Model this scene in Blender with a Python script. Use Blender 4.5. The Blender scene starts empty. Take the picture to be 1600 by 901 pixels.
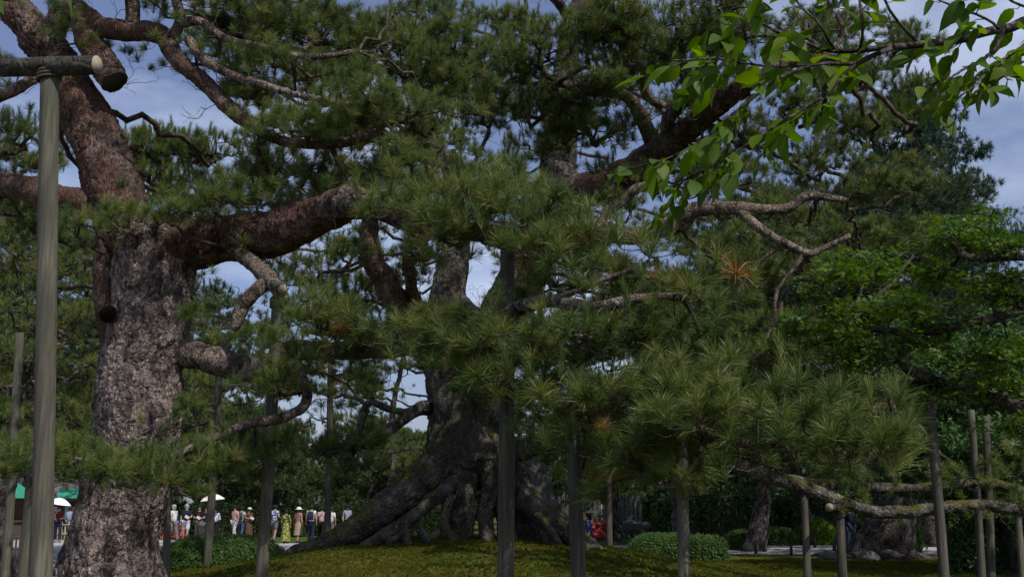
import bpy, bmesh, math, random
import numpy as np
from mathutils import Vector, Matrix
R = math.radians
# ------------------------------------------------------------------ camera, sky, sun, exposure
SC = bpy.context.scene
COL = SC.collection
F = 1700.0; CAMZ = 1.62; PITCH = math.atan(342.0 / F)
cam = bpy.data.objects.new('camera', bpy.data.cameras.new('camera')); COL.objects.link(cam)
cam.data.sensor_width = 36.0; cam.data.lens = 36.0 * F / 1600.0
cam.data.clip_start = 0.05; cam.data.clip_end = 3000
cam.location = (0, 0, CAMZ); cam.rotation_euler = (R(90) + PITCH, 0, 0)
SC.camera = cam

SUN = Vector((0.40, -0.48, 0.78)).normalized()
W = bpy.data.worlds.new('World'); SC.world = W; W.use_nodes = True
nt = W.node_tree; nt.nodes.clear()
wo = nt.nodes.new('ShaderNodeOutputWorld'); bg = nt.nodes.new('ShaderNodeBackground')
sky = nt.nodes.new('ShaderNodeTexSky'); sky.sky_type = 'NISHITA'; sky.sun_disc = False
sky.sun_elevation = math.asin(SUN.z); sky.sun_rotation = math.atan2(SUN.x, SUN.y)
sky.dust_density = 1.6; sky.ozone_density = 2.5; sky.air_density = 1.0
tc = nt.nodes.new('ShaderNodeTexCoord')
mp = nt.nodes.new('ShaderNodeMapping'); mp.inputs['Scale'].default_value = (1, 1, 2.6)
nz = nt.nodes.new('ShaderNodeTexNoise'); nz.inputs['Scale'].default_value = 3.1; nz.inputs['Detail'].default_value = 7; nz.inputs['Roughness'].default_value = .55
rp = nt.nodes.new('ShaderNodeValToRGB'); rp.color_ramp.elements[0].position = .46; rp.color_ramp.elements[1].position = .76
rp.color_ramp.elements[0].color = (.08, .08, .08, 1)
mx = nt.nodes.new('ShaderNodeMix'); mx.data_type = 'RGBA'
mx.inputs[7].default_value = (6.9, 7.8, 9.8, 1)
nt.links.new(tc.outputs['Generated'], mp.inputs['Vector']); nt.links.new(mp.outputs['Vector'], nz.inputs['Vector'])
nt.links.new(nz.outputs['Fac'], rp.inputs['Fac']); nt.links.new(rp.outputs['Color'], mx.inputs[0])
tn = nt.nodes.new('ShaderNodeMix'); tn.data_type = 'RGBA'; tn.blend_type = 'MULTIPLY'; tn.inputs[0].default_value = 1.0; tn.inputs[7].default_value = (.96, .90, 1.06, 1)
nt.links.new(sky.outputs['Color'], tn.inputs[6]); nt.links.new(tn.outputs[2], mx.inputs[6]); nt.links.new(mx.outputs[2], bg.inputs['Color'])
bg.inputs['Strength'].default_value = 0.14
nt.links.new(bg.outputs['Background'], wo.inputs['Surface'])
sl = bpy.data.lights.new('sun', 'SUN'); sl.energy = 5.0; sl.angle = R(0.5); sl.color = (1.0, 0.95, 0.87)
sun = bpy.data.objects.new('sun', sl); COL.objects.link(sun); sun.location = (20, -20, 40)
sun.rotation_euler = SUN.to_track_quat('Z', 'Y').to_euler()
SC.view_settings.view_transform = 'Standard'; SC.view_settings.look = 'None'
SC.view_settings.exposure = -0.47; SC.view_settings.gamma = 1.0; SC.view_settings.use_curve_mapping = False
SC.render.engine = 'CYCLES'
SC.cycles.max_bounces = 6; SC.cycles.diffuse_bounces = 3; SC.cycles.transmission_bounces = 4; SC.cycles.glossy_bounces = 2
SC.cycles.use_denoising = True

# ------------------------------------------------------------------ geometry helpers
SP, CP = math.sin(PITCH), math.cos(PITCH)
def P(px, py, d):
    """point seen at photo pixel (px,py) at forward distance d metres"""
    u = (px - 800) / F; v = (450.5 - py) / F
    t = d / (CP - v * SP)
    return np.array((t * u, d, CAMZ + t * (SP + v * CP)))
def PS(py, d):
    v = (450.5 - py) / F
    return d / (CP - v * SP) / F            # metres per photo pixel there
def proj(p):
    p = np.asarray(p); x, y, z = p[:, 0], p[:, 1], p[:, 2] - CAMZ
    zc = np.maximum(y * CP + z * SP, .01); yc = -y * SP + z * CP
    return np.stack([800 + F * x / zc, 450.5 - F * yc / zc, y], 1)
def X(px, d): return (px - 800) / F * d * CP        # lateral position of a thing standing on the ground
def smooth(a, b, x):
    t = np.clip((x - a) / (b - a), 0, 1); return t * t * (3 - 2 * t)
def _h(ix, iy, iz, s):
    n = (ix * 374761393 + iy * 668265263 + iz * 1274126177 + s * 69069) & 0xffffffff
    n = ((n ^ (n >> 13)) * 1274126177) & 0xffffffff
    return ((n ^ (n >> 16)) & 0xffff) / 65535.0
def vnoise(p, s=0):
    p = np.asarray(p, float); i = np.floor(p).astype(np.int64); f = p - i; f = f * f * (3 - 2 * f)
    r = 0
    for dx in (0, 1):
        for dy in (0, 1):
            for dz in (0, 1):
                w = (f[:, 0] if dx else 1 - f[:, 0]) * (f[:, 1] if dy else 1 - f[:, 1]) * (f[:, 2] if dz else 1 - f[:, 2])
                r = r + w * _h(i[:, 0] + dx, i[:, 1] + dy, i[:, 2] + dz, s)
    return r
def fbm(p, o=4, s=0):
    a, r, t = 1., 0, 0
    for k in range(o):
        r = r + a * vnoise(np.asarray(p) * 2 ** k, s + k); t += a; a *= .5
    return r / t
def cells(u, v, s=0):
    """2-D Voronoi F1, F2 and cell hash for arrays u,v"""
    iu, iv = np.floor(u).astype(np.int64), np.floor(v).astype(np.int64)
    f1 = np.full(u.shape, 9.); f2 = np.full(u.shape, 9.); hh = np.zeros(u.shape)
    for a in (-1, 0, 1):
        for b in (-1, 0, 1):
            cx = iu + a + _h(iu + a, iv + b, iu * 0, s); cy = iv + b + _h(iu + a, iv + b, iu * 0, s + 7)
            dd = np.hypot(cx - u, cy - v); k = _h(iu + a, iv + b, iu * 0, s + 13)
            n = dd < f1
            f2 = np.where(n, f1, np.minimum(f2, dd)); hh = np.where(n, k, hh); f1 = np.where(n, dd, f1)
    return f1, f2, hh

def ground_z(x, y):
    x = np.asarray(x, float); y = np.asarray(y, float)
    m = .88 * np.exp(-np.abs((x + .9) / 4.6) ** 2.6 - np.abs((y - 20.3) / 6.3) ** 2.4)
    edge = smooth(-9.2, -6.8, x) * smooth(38.5, 33, y) * smooth(90, 40, np.abs(x))
    base = .16 + .05 * vnoise(np.stack([x * .25, y * .25, x * 0], -1).reshape(-1, 3), 3).reshape(x.shape)
    return np.maximum(m, 0) * edge + base * edge
def gz(x, y): return float(ground_z(np.array([x]), np.array([y]))[0])

def new_mesh(name, v, f, mats=(), smooth_=True, mi=None):
    me = bpy.data.meshes.new(name)
    v = np.asarray(v, np.float32)
    if isinstance(f, np.ndarray):
        n, k = f.shape
        me.vertices.add(len(v)); me.vertices.foreach_set('co', v.ravel())
        me.loops.add(n * k); me.loops.foreach_set('vertex_index', f.astype(np.int32).ravel())
        me.polygons.add(n); me.polygons.foreach_set('loop_start', np.arange(0, n * k, k, dtype=np.int32))
        me.update(calc_edges=True)
    else:
        me.from_pydata(v.tolist(), [], f)
    for m in mats: me.materials.append(m)
    if smooth_: me.polygons.foreach_set('use_smooth', np.ones(len(me.polygons), bool))
    if mi is not None: me.polygons.foreach_set('material_index', np.asarray(mi, np.int32))
    me.update(); return me
def obj(name, me, parent=None, loc=None, rot=None, scl=None):
    o = bpy.data.objects.new(name, me); COL.objects.link(o)
    if parent is not None: o.parent = parent
    if loc is not None: o.location = loc
    if rot is not None: o.rotation_euler = rot
    if scl is not None: o.scale = scl
    return o
def tag(o, label=None, cat=None, group=None, kind=None):
    for k, v in (('label', label), ('category', cat), ('group', group), ('kind', kind)):
        if v: o[k] = v
    return o
def thing(name, loc, label, cat, group=None, rz=0):
    return tag(obj(name, None, None, loc, (0, 0, rz)), label, cat, group)

class MB:
    def __init__(s): s.v = []; s.f = []; s.m = []; s.n = 0
    def add(s, v, f, m=0):
        s.v.append(np.asarray(v, float).reshape(-1, 3))
        s.f += [tuple(int(i) + s.n for i in q) for q in f]; s.m += [m] * len(f); s.n += len(s.v[-1]); return s
    def box(s, c, d, m=0, rz=0, taper=1.0):
        x, y, z = [k / 2 for k in d]; q = []
        for zz, t in ((-z, 1), (z, taper)):
            for a, b in ((-x, -y), (x, -y), (x, y), (-x, y)):
                a, b = a * t, b * t
                q.append((c[0] + a * math.cos(rz) - b * math.sin(rz), c[1] + a * math.sin(rz) + b * math.cos(rz), c[2] + zz))
        return s.add(q, [(3, 2, 1, 0), (4, 5, 6, 7), (0, 1, 5, 4), (1, 2, 6, 5), (2, 3, 7, 6), (3, 0, 4, 7)], m)
    def lathe(s, c, prof, n=12, m=0, caps=True):
        v = []; f = []
        for r, z in prof:
            for k in range(n):
                a = 2 * math.pi * k / n; v.append((c[0] + r * math.cos(a), c[1] + r * math.sin(a), c[2] + z))
        for i in range(len(prof) - 1):
            for k in range(n):
                f.append((i * n + k, i * n + (k + 1) % n, (i + 1) * n + (k + 1) % n, (i + 1) * n + k))
        if caps: f.append(tuple(range(n - 1, -1, -1))); f.append(tuple((len(prof) - 1) * n + k for k in range(n)))
        return s.add(v, f, m)
    def tube(s, pts, rad, sides=8, m=0):
        v, f = tube(pts, rad, sides); return s.add(v, f.tolist() + [tuple(range(sides - 1, -1, -1)), tuple(len(v) - sides + k for k in range(sides))], m)
    def mesh(s, name, mats, smooth_=False): return new_mesh(name, np.concatenate(s.v), s.f, mats, smooth_, s.m)

def catmull(p, step):
    p = np.asarray(p, float)
    if len(p) == 2: q = np.vstack([2 * p[0] - p[1], p, 2 * p[1] - p[0]])
    else: q = np.vstack([2 * p[0] - p[1], p, 2 * p[-1] - p[-2]])
    out = []
    for i in range(1, len(q) - 2):
        n = max(2, int(np.linalg.norm(q[i + 1][:3] - q[i][:3]) / step))
        t = np.linspace(0, 1, n, endpoint=False)[:, None]
        a, b, c, d = q[i - 1], q[i], q[i + 1], q[i + 2]
        out.append(.5 * (2 * b + (c - a) * t + (2 * a - 5 * b + 4 * c - d) * t ** 2 + (3 * b - a - 3 * c + d) * t ** 3))
    out.append(q[-2][None]); return np.concatenate(out)
def frames(p):
    t = np.gradient(p, axis=0); t /= np.linalg.norm(t, axis=1)[:, None] + 1e-9
    n = np.zeros_like(t)
    a = np.array((1., 0, 0)) if abs(t[0][0]) < .8 else np.array((0, 1., 0))
    n[0] = a - t[0] * a.dot(t[0]); n[0] /= np.linalg.norm(n[0])
    for i in range(1, len(p)):
        k = n[i - 1] - t[i] * n[i - 1].dot(t[i]); n[i] = k / (np.linalg.norm(k) + 1e-9)
    return t, n, np.cross(t, n)
def tube(p, r, sides=8, disp=None):
    p = np.asarray(p, float); r = np.broadcast_to(np.asarray(r, float), (len(p),))
    t, n, b = frames(p); a = np.arange(sides) * 2 * math.pi / sides
    rr = np.repeat(r[:, None], sides, 1)
    if disp is not None: rr = rr + disp(p, r, a)
    v = p[:, None] + rr[..., None] * (np.cos(a)[None, :, None] * n[:, None] + np.sin(a)[None, :, None] * b[:, None])
    i = np.arange(len(p) - 1)[:, None] * sides; k = np.arange(sides)[None]; k2 = (k + 1) % sides
    f = np.stack([i + k, i + k2, i + sides + k2, i + sides + k], -1).reshape(-1, 4)
    return v.reshape(-1, 3), f
def segs_mesh(A, B, ra, rb, sides=4):
    """many separate tapered prisms at once"""
    d = B - A; L = np.linalg.norm(d, axis=1)[:, None] + 1e-9; t = d / L
    A = A - t * np.minimum(ra[:, None] * .6, L * .3); B = B + t * np.minimum(rb[:, None] * .6, L * .3)
    ref = np.where(np.abs(t[:, 2:3]) < .9, np.array((0, 0, 1.)), np.array((1., 0, 0)))
    n = np.cross(t, ref); n /= np.linalg.norm(n, axis=1)[:, None]; b = np.cross(t, n)
    a = np.arange(sides) * 2 * math.pi / sides
    ring = np.cos(a)[None, :, None] * n[:, None] + np.sin(a)[None, :, None] * b[:, None]
    v = np.concatenate([A[:, None] + ring * ra[:, None, None], B[:, None] + ring * rb[:, None, None]], 1)
    k = np.arange(sides); k2 = (k + 1) % sides
    f = np.stack([k, k2, sides + k2, sides + k], -1)[None] + (np.arange(len(A)) * 2 * sides)[:, None, None]
    return v.reshape(-1, 3), f.reshape(-1, 4)

# ------------------------------------------------------------------ materials
def mat(name, fn, rough=.8, spec=.3):
    m = bpy.data.materials.new(name); m.use_nodes = True; t = m.node_tree; b = t.nodes['Principled BSDF']
    b.inputs['Roughness'].default_value = rough; b.inputs['Specular IOR Level'].default_value = spec
    fn(t, b); return m
def N(t, kind, **kw):
    n = t.nodes.new('ShaderNode' + kind)
    for k, v in kw.items():
        if k in n.inputs: n.inputs[k].default_value = v
        else: setattr(n, k, v)
    return n
def noise(t, scale, detail=4, vec=None, rough=.55):
    n = N(t, 'TexNoise', Scale=scale, Detail=detail, Roughness=rough)
    if vec is not None: t.links.new(vec, n.inputs['Vector'])
    return n.outputs['Fac']
def ramp(t, fac, stops, interp='LINEAR'):
    n = N(t, 'ValToRGB'); e = n.color_ramp.elements; n.color_ramp.interpolation = interp
    while len(e) < len(stops): e.new(.5)
    for k, (p, c) in enumerate(stops): e[k].position = p; e[k].color = (*c, 1) if len(c) == 3 else c
    t.links.new(fac, n.inputs['Fac']); return n.outputs['Color']
def mixc(t, fac, a, b, mode='MIX'):
    n = N(t, 'Mix', data_type='RGBA', blend_type=mode)
    for s, i in ((fac, 0), (a, 6), (b, 7)):
        if isinstance(s, (int, float)): n.inputs[i].default_value = s
        elif isinstance(s, tuple): n.inputs[i].default_value = (*s, 1)
        else: t.links.new(s, n.inputs[i])
    return n.outputs[2]
def objco(t, scale=(1, 1, 1)):
    c = N(t, 'TexCoord'); m = N(t, 'Mapping', Scale=scale); t.links.new(c.outputs['Object'], m.inputs['Vector']); return m.outputs['Vector']
def geoco(t, scale=(1, 1, 1)):
    c = N(t, 'NewGeometry'); m = N(t, 'Mapping', Scale=scale); t.links.new(c.outputs['Position'], m.inputs['Vector']); return m.outputs['Vector']
def bump(t, b, h, dist=.01, strength=1.0):
    n = N(t, 'Bump', Distance=dist, Strength=strength); t.links.new(h, n.inputs['Height']); t.links.new(n.outputs['Normal'], b.inputs['Normal'])
def upmask(t, lo, hi):
    g = N(t, 'NewGeometry'); s = N(t, 'SeparateXYZ'); t.links.new(g.outputs['Normal'], s.inputs[0])
    m = N(t, 'MapRange', **{'From Min': lo, 'From Max': hi}); t.links.new(s.outputs['Z'], m.inputs['Value']); return m.outputs['Result']
def mul(t, a, b):
    n = N(t, 'Math', operation='MULTIPLY'); t.links.new(a, n.inputs[0])
    if isinstance(b, (int, float)): n.inputs[1].default_value = b
    else: t.links.new(b, n.inputs[1])
    return n.outputs[0]
def plain(name, c, rough=.8, spec=.25, var=.15):
    def fn(t, b):
        v = noise(t, 9, 3, objco(t))
        col = ramp(t, v, [(.3, tuple(k * (1 - var) for k in c)), (.7, tuple(min(1, k * (1 + var)) for k in c))])
        t.links.new(col, b.inputs['Base Color'])
    return mat(name, fn, rough, spec)

def bark_fn(c0, c1, c2, moss=0., mosslo=.2, fine=26, red=None, tone=1.):
    def fn(t, b):
        co = geoco(t); a = noise(t, 3.2, 6, co); f = noise(t, fine, 5, co, .65)
        col = ramp(t, a, [(.28, c0), (.5, c1), (.72, c2)])
        col = mixc(t, mul(t, f, .55), col, tuple(k * .35 for k in c1), 'MIX')
        for sc_, am in ((fine * .5, .75 * tone), (fine * 1.5, .6 * tone)):
            vc = N(t, 'TexVoronoi', Scale=sc_); t.links.new(geoco(t, (1, 1, .55)), vc.inputs['Vector'])
            sp = N(t, 'SeparateColor'); t.links.new(vc.outputs['Color'], sp.inputs[0])
            gr = ramp(t, sp.outputs[0], [(.1, (1 - am * .75,) * 3), (.55, (1, 1, 1)), (.95, (1 + am * .55, 1 + am * .5, 1 + am * .46))])
            col = mixc(t, 1.0, col, gr, 'MULTIPLY')
        lich = ramp(t, noise(t, 11, 6, geoco(t, (1.3, 1.1, .8)), .7), [(.60, (0, 0, 0)), (.70, (1, 1, 1))])
        col = mixc(t, mul(t, lich, .45), col, tuple(min(1, k * 1.9) for k in c2))
        if red:
            rm = ramp(t, noise(t, 1.3, 3, co), [(.42, (0, 0, 0)), (.6, (1, 1, 1))]); col = mixc(t, mul(t, rm, .7), col, red)
        if moss:
            mm = ramp(t, noise(t, 2.6, 6, co, .65), [(.44, (0, 0, 0)), (.58, (1, 1, 1))])
            mm = mul(t, mul(t, mm, upmask(t, mosslo, mosslo + .5)), moss)
            mc = ramp(t, noise(t, 14, 4, co), [(.3, (.05, .06, .008)), (.7, (.12, .115, .018))])
            col = mixc(t, mm, col, mc)
        t.links.new(col, b.inputs['Base Color'])
        vo = N(t, 'TexVoronoi', Scale=fine * .8, feature='DISTANCE_TO_EDGE'); t.links.new(geoco(t, (1, 1, .55)), vo.inputs['Vector'])
        mi = N(t, 'MapRange', **{'From Min': 0., 'From Max': .16}); t.links.new(vo.outputs['Distance'], mi.inputs['Value'])
        ad = N(t, 'Math', operation='ADD'); t.links.new(mul(t, mi.outputs['Result'], .6), ad.inputs[0]); t.links.new(f, ad.inputs[1])
        bump(t, b, ad.outputs[0], .02, 1.0)
    return fn
M = {}
M['bark'] = mat('pine_bark', bark_fn((.10, .078, .07), (.205, .165, .15), (.33, .275, .25)), .9, .15)
M['bark_red'] = mat('red_pine_bark', bark_fn((.055, .039, .032), (.115, .082, .066), (.235, .19, .165), red=(.105, .05, .032)), .88, .15)
M['limb'] = mat('limb_bark', bark_fn((.11, .085, .07), (.20, .155, .13), (.33, .28, .24), moss=.25, mosslo=.3, fine=34), .9, .15)
M['twig'] = mat('twig_bark', bark_fn((.085, .062, .048), (.15, .115, .09), (.27, .225, .185), fine=60), .85, .2)
M['root'] = mat('root_bark', bark_fn((.034, .030, .026), (.09, .08, .07), (.22, .20, .178), moss=1., mosslo=.1, fine=24, tone=.5), .9, .2)
M['darkbark'] = mat('dark_bark', bark_fn((.045, .04, .036), (.09, .08, .072), (.15, .135, .12), fine=18), .92, .15)
M['mossbark'] = mat('mossy_limb_bark', bark_fn((.06, .055, .046), (.13, .12, .10), (.30, .28, .25), moss=1., mosslo=-.1, fine=30), .92, .15)
def post_fn(t, b):
    oi = N(t, 'ObjectInfo'); co = objco(t, (14, 14, .7)); g = noise(t, 3, 6, co, .6); a = noise(t, 1.1, 4, objco(t, (2, 2, 1.2)))
    col = ramp(t, g, [(.3, (.060, .056, .042)), (.5, (.125, .115, .085)), (.75, (.20, .185, .14))])
    col = mixc(t, mul(t, ramp(t, a, [(.4, (0, 0, 0)), (.65, (1, 1, 1))]), .5), col, (.06, .066, .042))
    st = ramp(t, noise(t, 1.6, 5, objco(t, (5, 5, .9)), .6), [(.42, (0, 0, 0)), (.6, (1, 1, 1))]); col = mixc(t, mul(t, st, .6), col, (.045, .045, .038))
    hs = N(t, 'HueSaturation'); mr = N(t, 'MapRange', **{'To Min': .72, 'To Max': 1.12}); t.links.new(oi.outputs['Random'], mr.inputs['Value'])
    t.links.new(mr.outputs['Result'], hs.inputs['Value']); t.links.new(col, hs.inputs['Color'])
    t.links.new(hs.outputs['Color'], b.inputs['Base Color']); bump(t, b, g, .006, .6)
M['post'] = mat('weathered_post', post_fn, .85, .2)
M['shadelog'] = mat('shaded_grey_log', bark_fn((.035, .034, .03), (.07, .068, .058), (.13, .126, .108), fine=16, tone=.5), .9, .15)  # grey log bark, with the crossbar's shade also put into its colour

M['rope'] = plain('straw_rope', (.10, .08, .05), .95, .1)
def leafmat(name, stops, trans=.35, rough=.45, spec=.35, nscale=2.2, rw=.55):
    def fn(t, b):
        oi = N(t, 'ObjectInfo'); co = geoco(t); v = noise(t, nscale, 3, co)
        ad = N(t, 'Math', operation='MULTIPLY_ADD'); t.links.new(oi.outputs['Random'], ad.inputs[0]); ad.inputs[1].default_value = rw
        t.links.new(mul(t, v, 1 - rw), ad.inputs[2])
        col = ramp(t, ad.outputs[0], stops); t.links.new(col, b.inputs['Base Color'])
        tr = N(t, 'BsdfTranslucent'); hs = N(t, 'HueSaturation', Saturation=1.1, Value=1.5); t.links.new(col, hs.inputs['Color'])
        t.links.new(hs.outputs['Color'], tr.inputs['Color'])
        mxs = N(t, 'MixShader'); mxs.inputs[0].default_value = trans
        t.links.new(b.outputs[0], mxs.inputs[1]); t.links.new(tr.outputs[0], mxs.inputs[2])
        out = t.nodes['Material Output']; t.links.new(mxs.outputs[0], out.inputs['Surface'])
    return mat(name, fn, rough, spec)
M['needle'] = leafmat('pine_needle', [(.12, (.045, .080, .018)), (.45, (.092, .138, .030)), (.72, (.155, .18, .042)), (.97, (.24, .225, .07))], .25)
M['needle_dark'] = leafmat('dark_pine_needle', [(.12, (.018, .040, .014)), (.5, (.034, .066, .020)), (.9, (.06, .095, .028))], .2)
M['needle_far'] = leafmat('distant_pine_needle', [(.12, (.030, .055, .018)), (.5, (.058, .088, .026)), (.9, (.10, .12, .04))], .2, nscale=.6)
M['needle_blue'] = leafmat('blue_green_needle', [(.12, (.018, .045, .030)), (.5, (.03, .068, .042)), (.9, (.05, .095, .058))], .2, nscale=.6)
M['needle_dead'] = leafmat('withered_needle', [(.1, (.16, .085, .02)), (.5, (.27, .13, .03)), (.9, (.34, .21, .07))], .2)
M['maple'] = leafmat('maple_leaf', [(.12, (.035, .085, .010)), (.5, (.075, .15, .014)), (.9, (.15, .22, .025))], .4, .5)
M['cherry'] = leafmat('cherry_leaf', [(.12, (.04, .085, .006)), (.5, (.09, .165, .010)), (.9, (.16, .23, .02))], .5, .55, .3)
M['shrub'] = leafmat('broadleaf', [(.12, (.025, .07, .02)), (.5, (.05, .115, .028)), (.9, (.11, .17, .05))], .25, .5, .25)
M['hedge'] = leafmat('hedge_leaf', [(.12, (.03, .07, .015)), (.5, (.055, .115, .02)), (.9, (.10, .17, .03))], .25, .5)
M['hedge_shaded'] = leafmat('shaded_hedge_leaf', [(.12, (.012, .028, .008)), (.5, (.024, .045, .012)), (.9, (.045, .07, .018))], .2, .6, .15)  # hedge leaf colour darkened to stand for shade under the trees
M['limebush'] = leafmat('lime_leaf', [(.12, (.07, .14, .01)), (.5, (.12, .22, .015)), (.9, (.2, .3, .03))], .3, .5)
M['azalea'] = leafmat('azalea_bloom', [(.1, (.55, .05, .06)), (.5, (.72, .12, .13)), (.9, (.8, .25, .25))], .3, .6)
def moss_fn(t, b):
    co = geoco(t); a = noise(t, 1.1, 6, co, .68); f = noise(t, 7, 6, co, .7); g = noise(t, 60, 4, co, .7)
    col = ramp(t, a, [(.34, (.040, .060, .008)), (.46, (.080, .100, .011)), (.56, (.125, .125, .016)), (.66, (.105, .068, .018)), (.75, (.06, .04, .014))])
    col = mixc(t, mul(t, ramp(t, f, [(.45, (0, 0, 0)), (.7, (1, 1, 1))]), .6), col, (.022, .034, .006))
    col = mixc(t, mul(t, ramp(t, g, [(.55, (0, 0, 0)), (.75, (1, 1, 1))]), .4), col, (.13, .115, .03))
    t.links.new(col, b.inputs['Base Color'])
    ad = N(t, 'Math', operation='ADD'); t.links.new(g, ad.inputs[0]); t.links.new(f, ad.inputs[1]); bump(t, b, ad.outputs[0], .05, .9)
M['moss'] = mat('moss', moss_fn, .95, .1)
def lawn_fn(t, b):
    co = geoco(t); f = noise(t, 1.2, 5, co); g = noise(t, 40, 4, co)
    col = ramp(t, f, [(.3, (.05, .085, .018)), (.7, (.075, .11, .026))]); col = mixc(t, mul(t, g, .4), col, (.03, .055, .012))
    t.links.new(col, b.inputs['Base Color']); bump(t, b, g, .03)
M['lawn'] = mat('lawn_grass', lawn_fn, .95, .1)
def gravel_fn(t, b):
    co = geoco(t); v = N(t, 'TexVoronoi', Scale=45.); t.links.new(co, v.inputs['Vector']); f = noise(t, .8, 4, co)
    col = ramp(t, v.outputs['Color'], [(.1, (.30, .295, .29)), (.9, (.50, .49, .48))]); col = mixc(t, mul(t, f, .35), col, (.27, .255, .24))
    t.links.new(col, b.inputs['Base Color']); bump(t, b, v.outputs['Distance'], .01)
M['gravel'] = mat('gravel', gravel_fn, .9, .2)
def stone_fn(t, b):
    co = geoco(t); f = noise(t, 5, 6, co, .65); g = noise(t, 40, 4, co)
    col = ramp(t, f, [(.3, (.06, .06, .056)), (.55, (.11, .11, .104)), (.75, (.17, .17, .16))]); t.links.new(col, b.inputs['Base Color']); bump(t, b, g, .02)
M['stone'] = mat('grey_stone', stone_fn, .9, .2)
M['bamboo'] = plain('bamboo', (.42, .36, .24), .6)
M['darkwood'] = plain('dark_wood', (.05, .042, .035), .85)
M['brownwall'] = plain('brown_wall', (.13, .085, .06), .85)
M['greencanvas'] = plain('green_canvas', (.05, .30, .20), .7)
M['hole_shade'] = plain('knot_hole_shade', (.008, .006, .005), .95, .05)  # near-black colour painted on the knot's flat cap as shade in a hole
M['cutwood'] = plain('cut_wood', (.34, .30, .21), .85, .15, .3)

# ------------------------------------------------------------------ the setting: ground, path, lawn
def grid_sheet(name, xs, ys, fz, m):
    gx, gy = np.meshgrid(xs, ys); z = fz(gx, gy)
    v = np.stack([gx, gy, z], -1).reshape(-1, 3); nx, ny = len(xs), len(ys)
    i = (np.arange(ny - 1)[:, None] * nx + np.arange(nx - 1)[None]).ravel()
    return tag(obj(name, new_mesh(name, v, np.stack([i, i + 1, i + nx + 1, i + nx], -1), [m])), kind='structure')
xs = np.concatenate([[-900, -400, -200, -110], np.linspace(-60, -13, 30), np.linspace(-12, 14, 190), np.linspace(15, 60, 40), [110, 200, 400, 900]])
ys = np.concatenate([[-300, -120, -50, -20], np.linspace(-8, 10, 20), np.linspace(10.4, 28, 150), np.linspace(28.5, 45, 50), [50, 60, 80, 110, 160, 300, 600, 1500]])
def terr(gx, gy):
    z = ground_z(gx, gy)
    p = np.stack([gx, gy, gx * 0], -1).reshape(-1, 3)
    e = (smooth(-9.2, -6.8, gx) * smooth(38.5, 33, gy)) * (np.abs(gx) < 60)
    return z + e * ((fbm(p * 1.7, 4, 5).reshape(gx.shape) - .5) * .10)
grid_sheet('ground', xs, ys, terr, M['moss'])
def flat_poly(name, pts, z, m):
    v = [(x, y, z) for x, y in pts]; return tag(obj(name, new_mesh(name, v, [tuple(range(len(v)))], [m], False)), kind='structure')
flat_poly('path', [(-70, -6), (-9.6, -6), (-9.6, 31), (-9.3, 35), (-8, 38.2), (-4.5, 39.8), (2, 39.6), (14, 39.4), (70, 39.2), (70, 48.6), (6, 48.8), (-6, 50.5), (-14, 53), (-18, 57), (-70, 57)], .012, M['gravel'])
flat_poly('lawn', [(-17.9, 57.05), (-13.9, 53.1), (-5.9, 50.6), (6, 48.9), (70, 48.7), (70, 140), (-70, 140), (-70, 57.1)], .008, M['lawn'])
# ------------------------------------------------------------------ foliage prototypes (instanced inside each crown)
def strip_needles(rng, n, ax_len, ln, ang, w, droop=.12, base0=0.):
    """n needles along a short shoot pointing up; each one bent strip"""
    z0 = base0 + ax_len * rng.random(n); az = rng.random(n) * 6.283; an = np.radians(rng.uniform(*ang, n)); L = ln * rng.uniform(.75, 1.15, n)
    d = np.stack([np.sin(an) * np.cos(az), np.sin(an) * np.sin(az), np.cos(an)], 1)
    b = np.stack([np.zeros(n), np.zeros(n), z0], 1)
    mid = b + d * (L * .55)[:, None]; tip = b + d * L[:, None]; tip[:, 2] -= droop * L * np.sin(an)
    r = rng.normal(size=(n, 3)); s = np.cross(d, r); s /= np.linalg.norm(s, axis=1)[:, None] + 1e-9; s *= w / 2
    v = np.stack([b - s, b + s, mid + s * .95, mid - s * .95, tip + s * .25, tip - s * .25], 1).reshape(-1, 3)
    k = np.arange(n)[:, None] * 6
    f = np.concatenate([k + np.array([[0, 1, 2, 3]]), k + np.array([[3, 2, 4, 5]])])
    return v, f
def proto(name, v, f, m):
    return bpy.data.objects.new(name, new_mesh(name, v, f, [m], True))
def pine_protos(tagname, n, ln, w, mats, dead, seed):
    rng = np.random.default_rng(seed); out = []
    for k in range(3):
        v, f = strip_needles(rng, n, .05 + .02 * k, ln, (12, 88 - 8 * k), w); out.append(proto('needle_tuft_' + tagname, v, f, mats))
    v, f = strip_needles(rng, int(n * .8), .15, ln * .62, (8, 34), w, 0.); out.append(proto('needle_candle_' + tagname, v, f, mats))
    v, f = strip_needles(rng, int(n * .7), .04, ln, (20, 100), w, .3); out.append(proto('withered_tuft_' + tagname, v, f, dead))
    return out
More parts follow.
